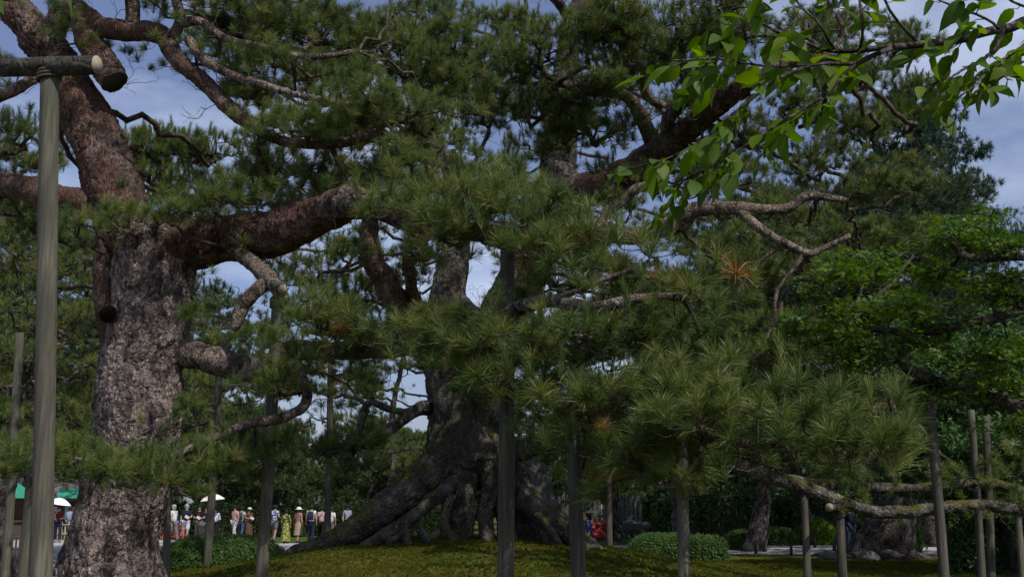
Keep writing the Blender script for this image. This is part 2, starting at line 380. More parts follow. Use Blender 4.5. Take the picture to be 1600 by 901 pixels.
def scatter_group(name, protos):
    g = bpy.data.node_groups.new(name, 'GeometryNodeTree')
    g.interface.new_socket('Geometry', in_out='INPUT', socket_type='NodeSocketGeometry')
    g.interface.new_socket('Geometry', in_out='OUTPUT', socket_type='NodeSocketGeometry')
    gi, go = g.nodes.new('NodeGroupInput'), g.nodes.new('NodeGroupOutput')
    def na(nm, ty):
        n = g.nodes.new('GeometryNodeInputNamedAttribute'); n.data_type = ty; n.inputs['Name'].default_value = nm; return n.outputs['Attribute']
    rot, scl, var = na('rot', 'FLOAT_VECTOR'), na('scl', 'FLOAT'), na('var', 'INT')
    jn = g.nodes.new('GeometryNodeJoinGeometry')
    for k, po in enumerate(protos):
        oi = g.nodes.new('GeometryNodeObjectInfo'); oi.inputs['Object'].default_value = po; oi.inputs['As Instance'].default_value = False
        cmp_ = g.nodes.new('FunctionNodeCompare'); cmp_.data_type = 'INT'; cmp_.operation = 'EQUAL'; cmp_.inputs[3].default_value = k
        g.links.new(var, cmp_.inputs[2])
        ip = g.nodes.new('GeometryNodeInstanceOnPoints')
        g.links.new(gi.outputs[0], ip.inputs['Points']); g.links.new(cmp_.outputs[0], ip.inputs['Selection']); g.links.new(oi.outputs['Geometry'], ip.inputs['Instance'])
        g.links.new(rot, ip.inputs['Rotation']); g.links.new(scl, ip.inputs['Scale']); g.links.new(ip.outputs[0], jn.inputs[0])
    g.links.new(jn.outputs[0], go.inputs[0]); return g
def scatter_obj(name, pts, dirs, scl, var, group, m, parent=None, kind='stuff'):
    me = bpy.data.meshes.new(name); n = len(pts); me.vertices.add(n); me.vertices.foreach_set('co', np.asarray(pts, np.float32).ravel())
    dirs = dirs / (np.linalg.norm(dirs, axis=1)[:, None] + 1e-9)
    e = np.zeros((n, 3), np.float32); e[:, 1] = np.arccos(np.clip(dirs[:, 2], -1, 1)); e[:, 2] = np.arctan2(dirs[:, 1], dirs[:, 0])
    a = me.attributes.new('rot', 'FLOAT_VECTOR', 'POINT'); a.data.foreach_set('vector', e.ravel())
    a = me.attributes.new('scl', 'FLOAT', 'POINT'); a.data.foreach_set('value', np.asarray(scl, np.float32))
    a = me.attributes.new('var', 'INT', 'POINT'); a.data.foreach_set('value', np.asarray(var, np.int32))
    me.materials.append(m); me.update()
    o = obj(name, me, parent); md = o.modifiers.new('scatter', 'NODES'); md.node_group = group
    if kind: o['kind'] = kind
    return o
def leaf_shape(L, w, fold=.25, droop=.15, serr=0):
    """ovate leaf lying along +X with a folded midrib and a drip tip"""
    t = np.array([0, .12, .32, .55, .78, .92, 1.0]); h = np.array([.02, .55, .98, .95, .55, .16, .0]) * w / 2
    x = t * L; z = -droop * L * t ** 2
    mid = np.stack([x, 0 * x, z], 1); up = np.stack([x, h, z + fold * h], 1); dn = np.stack([x, -h, z + fold * h], 1)
    v = np.concatenate([mid, up, dn]); n = len(t); f = []
    for i in range(n - 1): f += [(i, i + 1, n + i + 1, n + i), (i + 1, i, 2 * n + i, 2 * n + i + 1)]
    return v, f
def palmate(L, rng):
    v = [(0, 0, 0)]; k = 5; pts = []
    for i in range(k):
        a = R(-110 + 220 * i / (k - 1)); l = L * (1 - .35 * abs(i - 2) / 2)
        if i: am = R(-110 + 220 * (i - .5) / (k - 1)); pts.append((math.cos(am) * L * .3, math.sin(am) * L * .3, 0))
        for da, s in ((-.16, .6), (0, 1), (.16, .6)): pts.append((math.cos(a + da) * l * s, math.sin(a + da) * l * s, -.06 * L * s))
    v += pts; n = len(v)
    return np.array(v), [(0, i, i + 1) for i in range(1, n - 1)]
def rotmat(rng, tilt, up=True):
    return np.array((Matrix.Rotation(rng.random() * 6.283, 3, 'Z') @ Matrix.Rotation(rng.normal() * tilt, 3, 'Y') @ Matrix.Rotation(rng.normal() * tilt, 3, 'X')))
def spray_proto(name, leaf, n, rad, flat, tilt, m, seed):
    rng = np.random.default_rng(seed); b = MB()
    for k in range(n):
        v, f = leaf(rng); s = rng.uniform(.75, 1.2)
        p = rng.normal(size=3) * (rad, rad, flat)
        b.add((v * s) @ rotmat(rng, tilt).T + p, f)
    return bpy.data.objects.new(name, b.mesh(name, [m], True))
GN = {}
GN['near'] = scatter_group('near_tufts', pine_protos('near', 115, .128, .0027, M['needle'], M['needle_dead'], 1))
GN['mid'] = scatter_group('mid_tufts', pine_protos('mid', 76, .125, .0042, M['needle'], M['needle_dead'], 2))
GN['dark'] = scatter_group('dark_tufts', pine_protos('dark', 60, .125, .0055, M['needle_dark'], M['needle_dead'], 3))
GN['far'] = scatter_group('far_tufts', pine_protos('far', 40, .14, .0095, M['needle_far'], M['needle_dead'], 4))
GN['blue'] = scatter_group('blue_tufts', pine_protos('blue', 40, .13, .0095, M['needle_blue'], M['needle_dead'], 5))
GN['maple'] = scatter_group('maple_sprays', [spray_proto('maple_spray', lambda r: palmate(.055, r), 14, .085, .03, .38, M['maple'], 10 + k) for k in range(4)])
bl = lambda L, w: (lambda r: leaf_shape(L, w, .2, .2))
GN['shrub'] = scatter_group('leaf_sprays', [spray_proto('leaf_spray', bl(.11, .045), 12, .09, .06, .6, M['shrub'], 20 + k) for k in range(4)])
GN['hedge'] = scatter_group('hedge_sprays', [spray_proto('hedge_spray', bl(.05, .024), 16, .05, .035, .7, M['hedge'], 30 + k) for k in range(4)])
GN['hedge_shaded'] = scatter_group('shaded_hedge_sprays', [spray_proto('shaded_hedge_spray', bl(.05, .024), 16, .05, .035, .7, M['hedge_shaded'], 35 + k) for k in range(4)])
GN['lime'] = scatter_group('lime_sprays', [spray_proto('lime_spray', bl(.07, .034), 14, .07, .045, .7, M['limebush'], 40 + k) for k in range(4)])
GN['bloom'] = scatter_group('bloom_sprays', [spray_proto('bloom_spray', bl(.05, .045), 10, .05, .035, 1.0, M['azalea'], 50 + k) for k in range(2)])
def moss_proto(k):
    v, f = strip_needles(np.random.default_rng(60 + k), 26, .012, .035, (10, 85), .006, .2); return proto('moss_clump', v, f, M['mosstuft'])
M['mosstuft'] = leafmat('moss_frond', [(.3, (.030, .048, .008)), (.42, (.070, .095, .011)), (.54, (.135, .14, .017)), (.64, (.12, .085, .02)), (.97, (.11, .075, .018))], .3, .8, .1, .9, .22)
GN['moss'] = scatter_group('moss_clumps', [moss_proto(k) for k in range(4)])

# ------------------------------------------------------------------ places that stay open (photo pixel, only nearer than maxd)
OPEN = [  # cx, cy, rx, ry, maxd, strength
    (235, 158, 92, 46, 1e9, 1), (300, 190, 40, 20, 1e9, .9), (30, 62, 34, 34, 1e9, .95), (835, 275, 15, 22, 1e9, 1), (846, 10, 24, 16, 1e9, 1),
    (742, 445, 30, 42, 1e9, 1), (640, 612, 46, 40, 1e9, .96), (655, 655, 38, 28, 1e9, 1), (962, 580, 48, 17, 1e9, .95),
    (1592, 85, 60, 42, 1e9, 1), (1600, 225, 36, 46, 1e9, 1), (1535, 85, 34, 24, 1e9, .9), (755, 225, 28, 16, 1e9, .85), (480, 640, 34, 22, 1e9, .8),
    (1410, 438, 20, 11, 1e9, .9), (885, 432, 40, 12, 1e9, .7), (585, 505, 24, 18, 1e9, .8), (320, 390, 22, 22, 1e9, .6), (95, 450, 30, 24, 1e9, .7),
    (560, 25, 30, 10, 1e9, .5), (490, 395, 30, 16, 1e9, .5), (570, 350, 18, 14, 1e9, .6), (1060, 325, 40, 14, 1e9, .6), (930, 445, 20, 10, 1e9, .6),
    (120, 540, 30, 22, 1e9, .5), (1020, 505, 20, 8, 1e9, .6), (780, 215, 16, 12, 1e9, .7), (670, 30, 60, 12, 1e9, .5), (940, 180, 26, 14, 1e9, .6), (395, 500, 20, 12, 1e9, .7),
    (230, 500, 62, 105, 12.6, 1), (225, 620, 60, 62, 12.6, .97), (195, 850, 75, 70, 12.6, 1), (160, 235, 44, 85, 12.6, .95), (110, 150, 34, 40, 12.6, .9),
    (475, 340, 62, 26, 12., .85), (370, 365, 60, 14, 12.2, .5), (345, 560, 62, 24, 12.2, .95),
    (640, 790, 130, 70, 19.9, .97), (735, 720, 56, 60, 19.9, .92), (730, 820, 70, 50, 20, 1), (700, 640, 36, 60, 19.5, .7), (540, 840, 80, 30, 19.9, 1),
    (905, 292, 62, 22, 18.5, .9), (1010, 245, 52, 26, 17.5, .92), (1085, 190, 44, 26, 16, .85), (875, 270, 26, 32, 21, .9),
    (600, 400, 34, 84, 17, .85), (640, 470, 40, 24, 17, .8), (700, 440, 30, 50, 19.5, .85), (930, 358, 34, 16, 14.4, .9), (1100, 330, 60, 14, 14.5, .8), (1250, 318, 80, 14, 14.5, .75), (1240, 385, 70, 18, 14.3, .7),
    (900, 475, 125, 15, 8.7, .93), (1400, 790, 230, 22, 15.5, .95), (1250, 765, 70, 20, 15.5, .8), (400, 820, 160, 42, 52, .93), (100, 825, 40, 40, 50, .95), (905, 820, 60, 34, 45, .8),
    (413, 480, 30, 60, 11, .8), (793, 432, 16, 44, 9.1, .92), (790, 700, 14, 80, 8.9, .6), (1060, 850, 140, 50, 29, 1), (1400, 840, 230, 46, 30, .93), (170, 140, 30, 40, 12, .9), (320, 120, 60, 22, 11.5, .5)]
_rr = np.random.default_rng(77)
def keep(pts):
    q = proj(pts); ok = np.ones(len(q), bool)
    for cx, cy, rx, ry, md, s in OPEN:
        e = ((q[:, 0] - cx) / rx) ** 2 + ((q[:, 1] - cy) / ry) ** 2
        ok &= ~((e < 1) & (q[:, 2] < md) & (_rr.random(len(q)) < s * np.clip((1.0 - e) * 4, 0, 1)))
    return ok

def bark_disp(amp, cell, seed, el=1.7):
    def d(p, r, a):
        t, n, b = frames(p); s = np.concatenate([[0], np.cumsum(np.linalg.norm(np.diff(p, axis=0), axis=1))])
        k = max(4, round(2 * math.pi * float(np.mean(r)) / cell))
        uu = np.repeat((a / (2 * math.pi) * k)[None], len(p), 0); vv = np.repeat((s / (cell * el))[:, None], len(a), 1)
        pos = (p[:, None] + r[:, None, None] * (np.cos(a)[None, :, None] * n[:, None] + np.sin(a)[None, :, None] * b[:, None])).reshape(-1, 3)
        w = (fbm(pos * 6, 3, seed).reshape(uu.shape) - .5)
        c = lambda u, v: cells(np.mod(u, k) , v, seed)
        f1, f2, hh = c(uu + w * 1.3, vv + w * 1.1)
        plate = smooth(.015, .10, f2 - f1) * (.5 + .5 * hh)
        g1, g2, gh = cells(np.mod(uu * 2.3 + w * 2, k * 2.3), vv * 2.6 + w * 2, seed + 21); plate = plate + .45 * smooth(.02, .15, g2 - g1) * gh
        k2 = .35 / max(float(np.mean(r)), .03); lump = (.55 * (fbm(pos * k2, 3, seed + 5).reshape(uu.shape) - .5) * r[:, None]) + (fbm(pos * 1.6, 3, seed + 3).reshape(uu.shape) - .5) * r[:, None] * .30
        fine = (fbm(pos * 28, 2, seed + 9).reshape(uu.shape) - .5) * amp * .9
        return plate * amp + lump + fine
    return d

COVER = 2.3
class Tree:
    def __init__(s, name, base, label, cat='tree', group=None, lod='mid', ts=1.0, barkm='limb', seed=1, twm='twig'):
        s.root = thing(name, tuple(base), label, cat, group); s.base = np.array(base, float); s.lod = lod; s.ts = ts
        s.barkm = barkm; s.rng = np.random.default_rng(seed); s.lp = []; s.sA = []; s.sB = []; s.sa = []; s.sb = []
        s.tp = []; s.td = []; s.ts_ = []; s.tv = []; s.twm = twm
    def limb(s, pts, name='limb', m=None, sides=14, step=.06, amp=.012, cell=.07, seed=0, cap=True, wob=.5, reg=True, under=None, endcap=None, el=1.7):
        """pts rows: x,y,z,r in metres (world)"""
        q = catmull(np.asarray(pts, float), step); p, r = q[:, :3], np.maximum(q[:, 3], .004)
        if wob:
            k = np.arange(len(p)); env = np.minimum(k, len(k) - 1 - k) / max(len(k), 1) * 2
            p = p + (np.stack([fbm(p * 1.9 + i * 31, 3, seed + i) for i in range(3)], 1) - .5) * (r * wob * 2)[:, None] * np.minimum(env * 3, 1)[:, None]
        v, f = tube(p, r, sides, bark_disp(amp, cell, seed + 40, el) if amp else None)
        nv = len(v); caps = []
        me_v = [v]; fl = f
        ends = [(0, sides, p[0], True), (nv - sides, nv, p[-1], False)]
        ev = []; ef = []
        for a, b, c, flip in ends:
            ci = nv + len(ev); ev.append(v[a:b].mean(0)); idx = np.arange(a, b); nx = np.roll(idx, -1)
            ef.append(np.stack([np.full(sides, ci), nx if flip else idx, idx if flip else nx], 1))
        vv = np.concatenate([v, np.array(ev)]); faces = f.tolist() + [tuple(x) for x in np.concatenate(ef).tolist()]
        mats = [M[m or s.barkm]]; mi = None
        if endcap: mats.append(M[endcap]); mi = [0] * (len(f) + sides) + [1] * sides
        o = obj(name, new_mesh(name, vv - s.base, faces, mats, True, mi), under or s.root)
        if reg: s.lp.append(np.concatenate([p, r[:, None]], 1)[max(1, len(p) // 6)::2])
        return o
    def near_limb(s, c, back=True):
        a = np.concatenate(s.lp); d = np.linalg.norm((a[:, :3] - c) * (1, 1, 1.15), axis=1) + np.where(a[:, 2] > c[2] + .5, .5, 0)
        k = int(np.argmin(d)); return a[k, :3], a[k, 3]
    def pad(s, c, rx, ry, rz, n, root=None, candle=.12, dead=.0, r0=.0034, clump=9, tilt=None, twigs=True, upb=1.0):
        rng = s.rng; c = np.asarray(c, float)
        nc = max(3, n // clump)
        a = rng.random(nc) * 6.283; q = np.sqrt(rng.random(nc))
        cc = np.stack([q * np.cos(a), q * np.sin(a), (1 - q ** 2) * rng.uniform(-.5, 1, nc) + q ** 2 * rng.uniform(-.5, .35, nc)], 1)
        k = rng.integers(0, nc, n); pts = cc[k] * (rx, ry, rz) + rng.normal(size=(n, 3)) * (.15 * s.ts, .15 * s.ts, .06 * s.ts)
        pts = pts + c; pts = pts[keep(pts)]
        if len(pts) < 2: return
        if root is None: rp_, rr_ = s.near_limb(c)
        else: rp_, rr_ = np.asarray(root[:3], float), root[3]
        L = np.linalg.norm(c - rp_); m = max(3, int(L / .22))
        t = np.linspace(0, 1, m + 1)[1:, None]
        bend = rng.normal(size=3) * (.12, .12, .05) * L
        path = rp_ + (c - (0, 0, rz * .5) - rp_) * t + bend * np.sin(t * math.pi) + rng.normal(size=(m, 3)) * .03 * min(L, 1.5)
        nodes = np.zeros((len(path) + 1 + 3 * len(pts) + 8, 3)); par = np.full(len(nodes), -1); nn = 0
        nodes[0] = rp_; nn = 1
        for x in path: nodes[nn] = x; par[nn] = nn - 1; nn += 1
        first = max(1, nn // 2)
        od = np.argsort(np.linalg.norm(pts - path[-1], axis=1)); pts = pts[od]; td = []; leaf = []
        for x in pts:
            dv = nodes[first:nn] - x; j = first + int(np.argmin((dv * dv * (1, 1, 1.6)).sum(1) + np.maximum(dv[:, 2], 0) * .06))
            d = x - nodes[j]; l = math.sqrt(d @ d)
            if l > .14 * s.ts:
                kk = 2 if l > .35 * s.ts else 1
                for w in range(kk):
                    tt = (w + 1) / (kk + 1)
                    nodes[nn] = nodes[j if w == 0 else nn - 1] * 0 + (x - d * (1 - tt)) + rng.normal(size=3) * l * .13 - (0, 0, l * .09)
                    par[nn] = j if w == 0 else nn - 1; nn += 1
                nodes[nn] = x; par[nn] = nn - 1
            else:
                nodes[nn] = x; par[nn] = j
            leaf.append(nn); dd = x - nodes[par[nn]]; td.append(dd / (math.sqrt(dd @ dd) + 1e-6)); nn += 1
        cnt = np.zeros(nn)
        cnt[leaf] += 1
        for i in range(nn - 1, 0, -1): cnt[par[i]] += cnt[i]
        rad = np.minimum(r0 * np.maximum(cnt, 1) ** .47, max(rr_ * .8, .012))
        if twigs:
            i = np.arange(1, nn); 
            s.sA.append(nodes[par[i]]); s.sB.append(nodes[i]); s.sb.append(rad[i]); s.sa.append(np.maximum(rad[i], np.minimum(rad[par[i]], rad[i] * 1.5)))
        td = np.array(td); up = rng.normal(size=td.shape) * .28; up[:, 2] += 1.15 * upb
        s.tp.append(pts); s.td.append(td * .75 + up)
        v = rng.integers(0, 3, len(pts)); u = rng.random(len(pts)); hi = pts[:, 2] > c[2] - .1 * rz
        cand = (u < candle * 2) & hi; v[cand] = 3; s.td[-1][cand] = np.array((0, 0, 1.)) + rng.normal(size=(cand.sum(), 3)) * .15
        v[(rng.random(len(pts)) < dead) & ~cand] = 4
        s.tv.append(v); s.ts_.append(s.ts * rng.uniform(.75, 1.2, len(pts)))
    def pxpad(s, px, py, d, rx, ry, cover=3.4, dep=.9, tsm=1., **kw):
        if tsm != 1.:
            t0 = s.ts; s.ts = t0 * tsm; s.pxpad(px, py, d, rx, ry, cover, dep, **kw); s.ts = t0; return
        sc = PS(py, d); rxm, rzm = rx * sc, ry * sc; tpx = .2 * s.ts / sc
        n = int(cover * COVER * math.pi * rx * ry / (tpx * tpx * .62)); n = max(10, n)
        s.pad(P(px, py, d), rxm, min(max(rxm * dep, .3), 1.6), rzm, n, **kw)
    def pxlimb(s, rows, **kw):
        """rows: px,py,d,r_px"""
        return s.limb([(*P(a, b, d), r * PS(b, d)) for a, b, d, r in rows], **kw)
    def twiggy(s, gap=.22, ln=(.25, .8), rmax=.16, tuft=.5, r0=.006):
        rng = s.rng; A = []; B_ = []; ra = []; rb = []; tp = []; td = []
        for lp in s.lp:
            p, r = lp[:, :3], lp[:, 3]; acc = 0
            for i in range(1, len(p)):
                acc += np.linalg.norm(p[i] - p[i - 1])
                if acc < gap or r[i] > rmax: continue
                acc = -rng.random() * gap
                tg = p[i] - p[i - 1]; tg /= np.linalg.norm(tg) + 1e-9
                d = rng.normal(size=3); d -= tg * d.dot(tg) * .7; d[2] += .25; d /= np.linalg.norm(d)
                stack = [(p[i] + d * r[i] * .6, d, min(r0, r[i] * .5), rng.uniform(*ln))]
                while stack:
                    c, d, rr, L = stack.pop()
                    while L > 0 and rr > .0012:
                        st = rng.uniform(.035, .085); d = d + rng.normal(size=3) * .42; d[2] += .05; d /= np.linalg.norm(d)
                        e = c + d * st; A.append(c); B_.append(e); ra.append(rr); rr *= .91; rb.append(rr); c = e; L -= st
                        if rng.random() < .28 and len(stack) < 6: stack.append((c, d + rng.normal(size=3) * .7, rr * .8, L * .75))
                    if rng.random() < tuft: tp.append(c); td.append(d)
        if not A: return
        s.sA.append(np.array(A)); s.sB.append(np.array(B_)); s.sa.append(np.array(ra)); s.sb.append(np.array(rb))
        if tp:
            tp = np.array(tp); ok = keep(tp); tp = tp[ok]; td = np.array(td)[ok] * .8 + (0, 0, .8)
            s.tp.append(tp); s.td.append(td); s.tv.append(rng.integers(0, 3, len(tp))); s.ts_.append(s.ts * rng.uniform(.7, 1.1, len(tp)))
    def finish(s, gn=None, crown='crown', m='needle'):
        if s.sA:
            A, B, ra, rb = (np.concatenate(k) for k in (s.sA, s.sB, s.sa, s.sb))
            big = np.maximum(ra, rb) > .011; vs = []; fs = []; off = 0
            for sel, sd in ((big, 7), (~big, 3)):
                if sel.any():
                    v, f = segs_mesh(A[sel], B[sel], ra[sel], rb[sel], sd); vs.append(v); fs.append(f + off); off += len(v)
            o = obj('branchwork', new_mesh('branchwork', np.concatenate(vs) - s.base, np.concatenate(fs), [M[s.twm]]), s.root); o['kind'] = 'stuff'
        p = np.concatenate(s.tp)
        s.crown = scatter_obj(crown, p - s.base, np.concatenate(s.td), np.concatenate(s.ts_), np.concatenate(s.tv), GN[gn or s.lod], M[m], s.root)
        return s
# ------------------------------------------------------------------ the pine with the scaly straight trunk
A = Tree('pine_tree', (X(178, 12), 12, gz(X(178, 12), 12)), 'old pine with a thick straight scaly grey-brown trunk and a red-barked leaning leader', 'pine tree', 'pines propped on posts', 'near', 1.0, 'limb', 11)
A.pxlimb([(170, 1025, 12, 104), (178, 960, 12, 88), (185, 890, 12, 71), (198, 800, 12, 60), (208, 720, 12, 55), (216, 650, 12, 56), (222, 580, 12, 58), (228, 510, 12, 60), (236, 440, 12, 58), (243, 395, 12, 58), (246, 365, 12, 50), (250, 345, 12, 34)],
         name='trunk', m='bark', sides=150, step=.016, amp=.030, cell=.085, wob=.1, seed=2)
A.pxlimb([(225, 420, 12.05, 30), (198, 350, 12.1, 42), (170, 282, 12.2, 39), (144, 212, 12.3, 35), (118, 150, 12.4, 32), (85, 92, 12.5, 29), (50, 50, 12.6, 26), (20, 10, 12.8, 22), (-20, -50, 13, 18), (-40, -160, 13.2, 12)], name='leader', m='bark_red', sides=100, step=.018, amp=.03, cell=.075, seed=5, wob=.15)
A.pxlimb([(182, 580, 12.1, 12), (172, 500, 12.05, 17), (168, 420, 12.0, 19), (172, 350, 12.1, 22), (180, 300, 12.2, 22)], name='stem_ridge', m='bark_red', sides=32, step=.03, amp=.015, cell=.06, seed=6, wob=.2)
kn = A.pxlimb([(184, 491, 11.85, 11), (172, 489, 11.64, 13), (169, 489, 11.58, 13)], name='knot', m='bark', sides=24, step=.02, amp=.006, cell=.04, seed=7, wob=0, endcap='hole_shade', reg=False)
A.pxlimb([(262, 384, 12, 42), (310, 376, 12, 38), (370, 371, 11.9, 34), (430, 362, 11.6, 33), (490, 342, 11.2, 30), (535, 318, 10.8, 23), (580, 318, 10.3, 17), (640, 345, 9.9, 14), (700, 352, 9.5, 12), (790, 372, 9, 10), (870, 360, 8.7, 7), (950, 380, 8.4, 5)], m='bark_red', sides=72, step=.02, amp=.026, cell=.07, seed=8, wob=.25)
A.pxlimb([(262, 545, 12, 26), (300, 552, 12, 22), (340, 565, 11.9, 19), (395, 576, 11.7, 17), (430, 562, 11.5, 16), (465, 546, 11.3, 13), (560, 548, 10.6, 11), (680, 540, 9.7, 10), (780, 492, 8.9, 10), (850, 470, 8.5, 8), (925, 480, 8.2, 7), (1000, 466, 8, 5.5), (1078, 462, 7.9, 4)], m='limb', sides=32, step=.03, amp=.012, cell=.06, seed=9, wob=.35)
A.pxlimb([(680, 540, 9.7, 8), (745, 575, 9.1, 9), (830, 612, 8.5, 8), (902, 636, 8.1, 8), (990, 645, 7.7, 7), (1067, 662, 7.45, 7), (1150, 690, 7.2, 6), (1240, 692, 6.9, 5), (1340, 692, 6.6, 4)], sides=20, step=.04, amp=.008, cell=.05, seed=10)
A.pxlimb([(845, 472, 8.5, 5), (900, 455, 8.3, 4.5), (950, 435, 8.2, 4), (1010, 415, 8.1, 3)], sides=12, step=.04, amp=.004, cell=.04, seed=12)
A.pxlimb([(355, 380, 11.9, 14), (385, 402, 11.6, 12), (412, 428, 11.3, 12), (436, 455, 11, 10), (446, 470, 10.9, 7)], sides=24, step=.03, amp=.01, cell=.05, seed=13)
A.pxlimb([(418, 440, 11.2, 10), (398, 458, 11.1, 11), (378, 480, 11.1, 11), (366, 508, 11.1, 9), (362, 516, 11.1, 5)], sides=24, step=.03, amp=.01, cell=.05, seed=14)
A.pxlimb([(150, 322, 12.1, 22), (90, 308, 12.3, 21), (30, 293, 12.5, 20), (-60, 282, 12.8, 18), (-200, 270, 13, 10)], m='bark_red', sides=32, step=.04, amp=.012, cell=.06, seed=15)
A.pxlimb([(70, 80, 12.5, 18), (105, 12, 12.4, 15), (133, 27, 12.2, 15), (160, 44, 12.1, 16), (207, 51, 12, 15), (255, 58, 11.9, 14), (282, 98, 11.7, 12), (333, 143, 11.6, 11), (362, 176, 11.5, 10), (402, 203, 11.4, 9), (450, 222, 11.3, 7), (530, 226, 11.2, 5), (600, 205, 11.1, 4)], m='bark_red', sides=28, step=.03, amp=.010, cell=.05, seed=16, wob=.4)
A.pxlimb([(207, 51, 12, 11), (206, 10, 11.9, 10), (200, -50, 11.8, 8), (230, -120, 11.8, 5)], m='bark_red', sides=18, step=.04, amp=.008, seed=17)
A.pxlimb([(262, 62, 11.8, 9), (282, 36, 11.7, 8), (275, 0, 11.6, 7), (262, -40, 11.5, 5)], sides=18, step=.04, amp=.008, seed=18)
A.pxlimb([(282, 36, 11.7, 8), (312, 34, 11.6, 7), (350, 60, 11.5, 6), (402, 72, 11.4, 5), (480, 90, 11.3, 4), (560, 80, 11.3, 3)], sides=16, step=.04, amp=.006, seed=19)
A.pxlimb([(296, 62, 11.7, 7), (318, 92, 11.5, 7), (352, 112, 11.4, 6), (400, 128, 11.3, 5), (470, 150, 11.2, 4), (560, 165, 11.1, 3)], sides=16, step=.04, amp=.006, seed=20)
A.pxlimb([(128, 36, 12.2, 14), (143, 62, 12.15, 18), (157, 92, 12.1, 20), (170, 114, 12.05, 21), (180, 128, 12.0, 20)], name='stub', m='bark_red', sides=40, step=.02, amp=.02, cell=.06, seed=21, endcap='darkwood')
A.pxlimb([(-60, 160, 12.4, 6), (0, 150, 12.2, 8), (40, 132, 12.1, 8), (62, 115, 12.3, 9)], sides=16, step=.04, amp=.006, seed=22)
A.pxlimb([(455, 548, 11.3, 8), (480, 620, 11, 7), (450, 650, 10.8, 7), (380, 664, 10.6, 6), (320, 690, 10.4, 5), (260, 715, 10.2, 5), (190, 730, 10.2, 4), (110, 715, 10.6, 3.5)], sides=16, step=.04, amp=.006, seed=23)
for a in [(300, 20, 12, 60, 25), (395, 35, 12, 70, 38), (520, 50, 12.5, 80, 48), (460, 120, 11.6, 80, 36), (600, 105, 12.5, 90, 45), (690, 70, 13, 70, 40), (385, 140, 12, 50, 28), (560, 178, 11.2, 90, 36), (480, 205, 11.2, 80, 28), (640, 190, 11.6, 80, 40), (705, 150, 13, 60, 40), (420, 265, 12, 60, 26), (540, 268, 11.6, 80, 32), (640, 270, 11.2, 80, 32), (735, 285, 12, 60, 26), (330, 95, 12, 55, 20), (450, 20, 13, 70, 30), (620, 30, 13, 70, 20)]:
    A.pxpad(*a, cover=3.0, candle=.05)
for a in [(200, 238, 15, 50, 42), (262, 240, 15, 60, 40), (335, 240, 15, 60, 42), (230, 290, 15, 60, 34), (300, 310, 14, 70, 35), (395, 300, 14, 50, 32), (40, 215, 14, 55, 36), (30, 260, 15, 55, 36), (55, 350, 15, 60, 36), (110, 375, 14, 40, 26), (440, 320, 14, 50, 20)]:
    A.pxpad(*a, cover=2.6, candle=.3)
for a in [(200, 348, 11.2, 60, 22), (270, 335, 11.2, 60, 26), (335, 322, 11.2, 50, 24), (140, 362, 11.4, 36, 26), (400, 318, 11.4, 44, 16)]:
    A.pxpad(*a, cover=1.9, candle=.05)
for a in [(620, 322, 10, 55, 18), (685, 330, 9.6, 60, 22), (760, 330, 9.1, 70, 26), (830, 345, 8.8, 55, 32), (720, 378, 9.3, 80, 18), (655, 385, 9.6, 50, 16), (850, 390, 8.6, 50, 28), (785, 300, 9.3, 60, 22)]:
    A.pxpad(*a, cover=3.6, candle=.14, dead=.02, tsm=1.15)
for a in [(940, 388, 8.5, 60, 22), (1000, 420, 8.3, 60, 26), (925, 430, 8.3, 60, 22), (1060, 450, 8, 50, 26), (862, 440, 8.6, 40, 20)]:
    A.pxpad(*a, cover=3.0, candle=.05, dead=.06, tsm=1.22)
for a in [(480, 505, 10, 60, 28), (560, 512, 9.8, 70, 32), (640, 530, 9.6, 70, 32), (720, 530, 9.1, 70, 32), (780, 560, 8.6, 70, 36), (850, 540, 8.4, 70, 34), (920, 535, 8.1, 70, 30), (1000, 520, 8.5, 60, 24), (1075, 525, 8.6, 50, 30), (700, 585, 9.1, 60, 22), (520, 545, 10.2, 50, 18)]:
    A.pxpad(*a, cover=3.4, candle=.13, dead=.01, tsm=1.15)
for a in [(800, 600, 8.4, 60, 28), (880, 622, 8.1, 60, 32), (960, 628, 7.8, 70, 28), (1040, 620, 7.5, 60, 32), (1110, 605, 7.6, 50, 34), (895, 685, 8.3, 50, 34), (960, 690, 7.8, 60, 34), (1040, 690, 7.4, 60, 34), (1110, 672, 7.3, 60, 40), (1180, 660, 7, 50, 32), (1080, 745, 7.5, 55, 28), (1000, 752, 7.9, 50, 24), (910, 742, 8.4, 40, 26), (1150, 720, 7.4, 40, 26),
          (1240, 660, 6.8, 50, 28), (1300, 662, 6.6, 60, 26), (1250, 700, 6.7, 50, 20), (1325, 708, 6.5, 55, 16), (1372, 700, 6.7, 28, 18)]:
    A.pxpad(*a, cover=3.2, candle=.05, dead=.015, tsm=1.22)
for a in [(120, 722, 10.5, 50, 32), (190, 738, 10.1, 50, 28), (250, 742, 10, 50, 28), (310, 730, 10.4, 50, 32), (360, 715, 10.7, 40, 28), (60, 705, 11, 40, 32), (285, 762, 10, 40, 16), (400, 700, 10.9, 40, 26), (440, 605, 10.9, 40, 24), (275, 645, 11.2, 26, 34), (10, 725, 11.5, 40, 32), (455, 580, 11, 30, 16)]:
    A.pxpad(*a, cover=2.8, candle=.2)
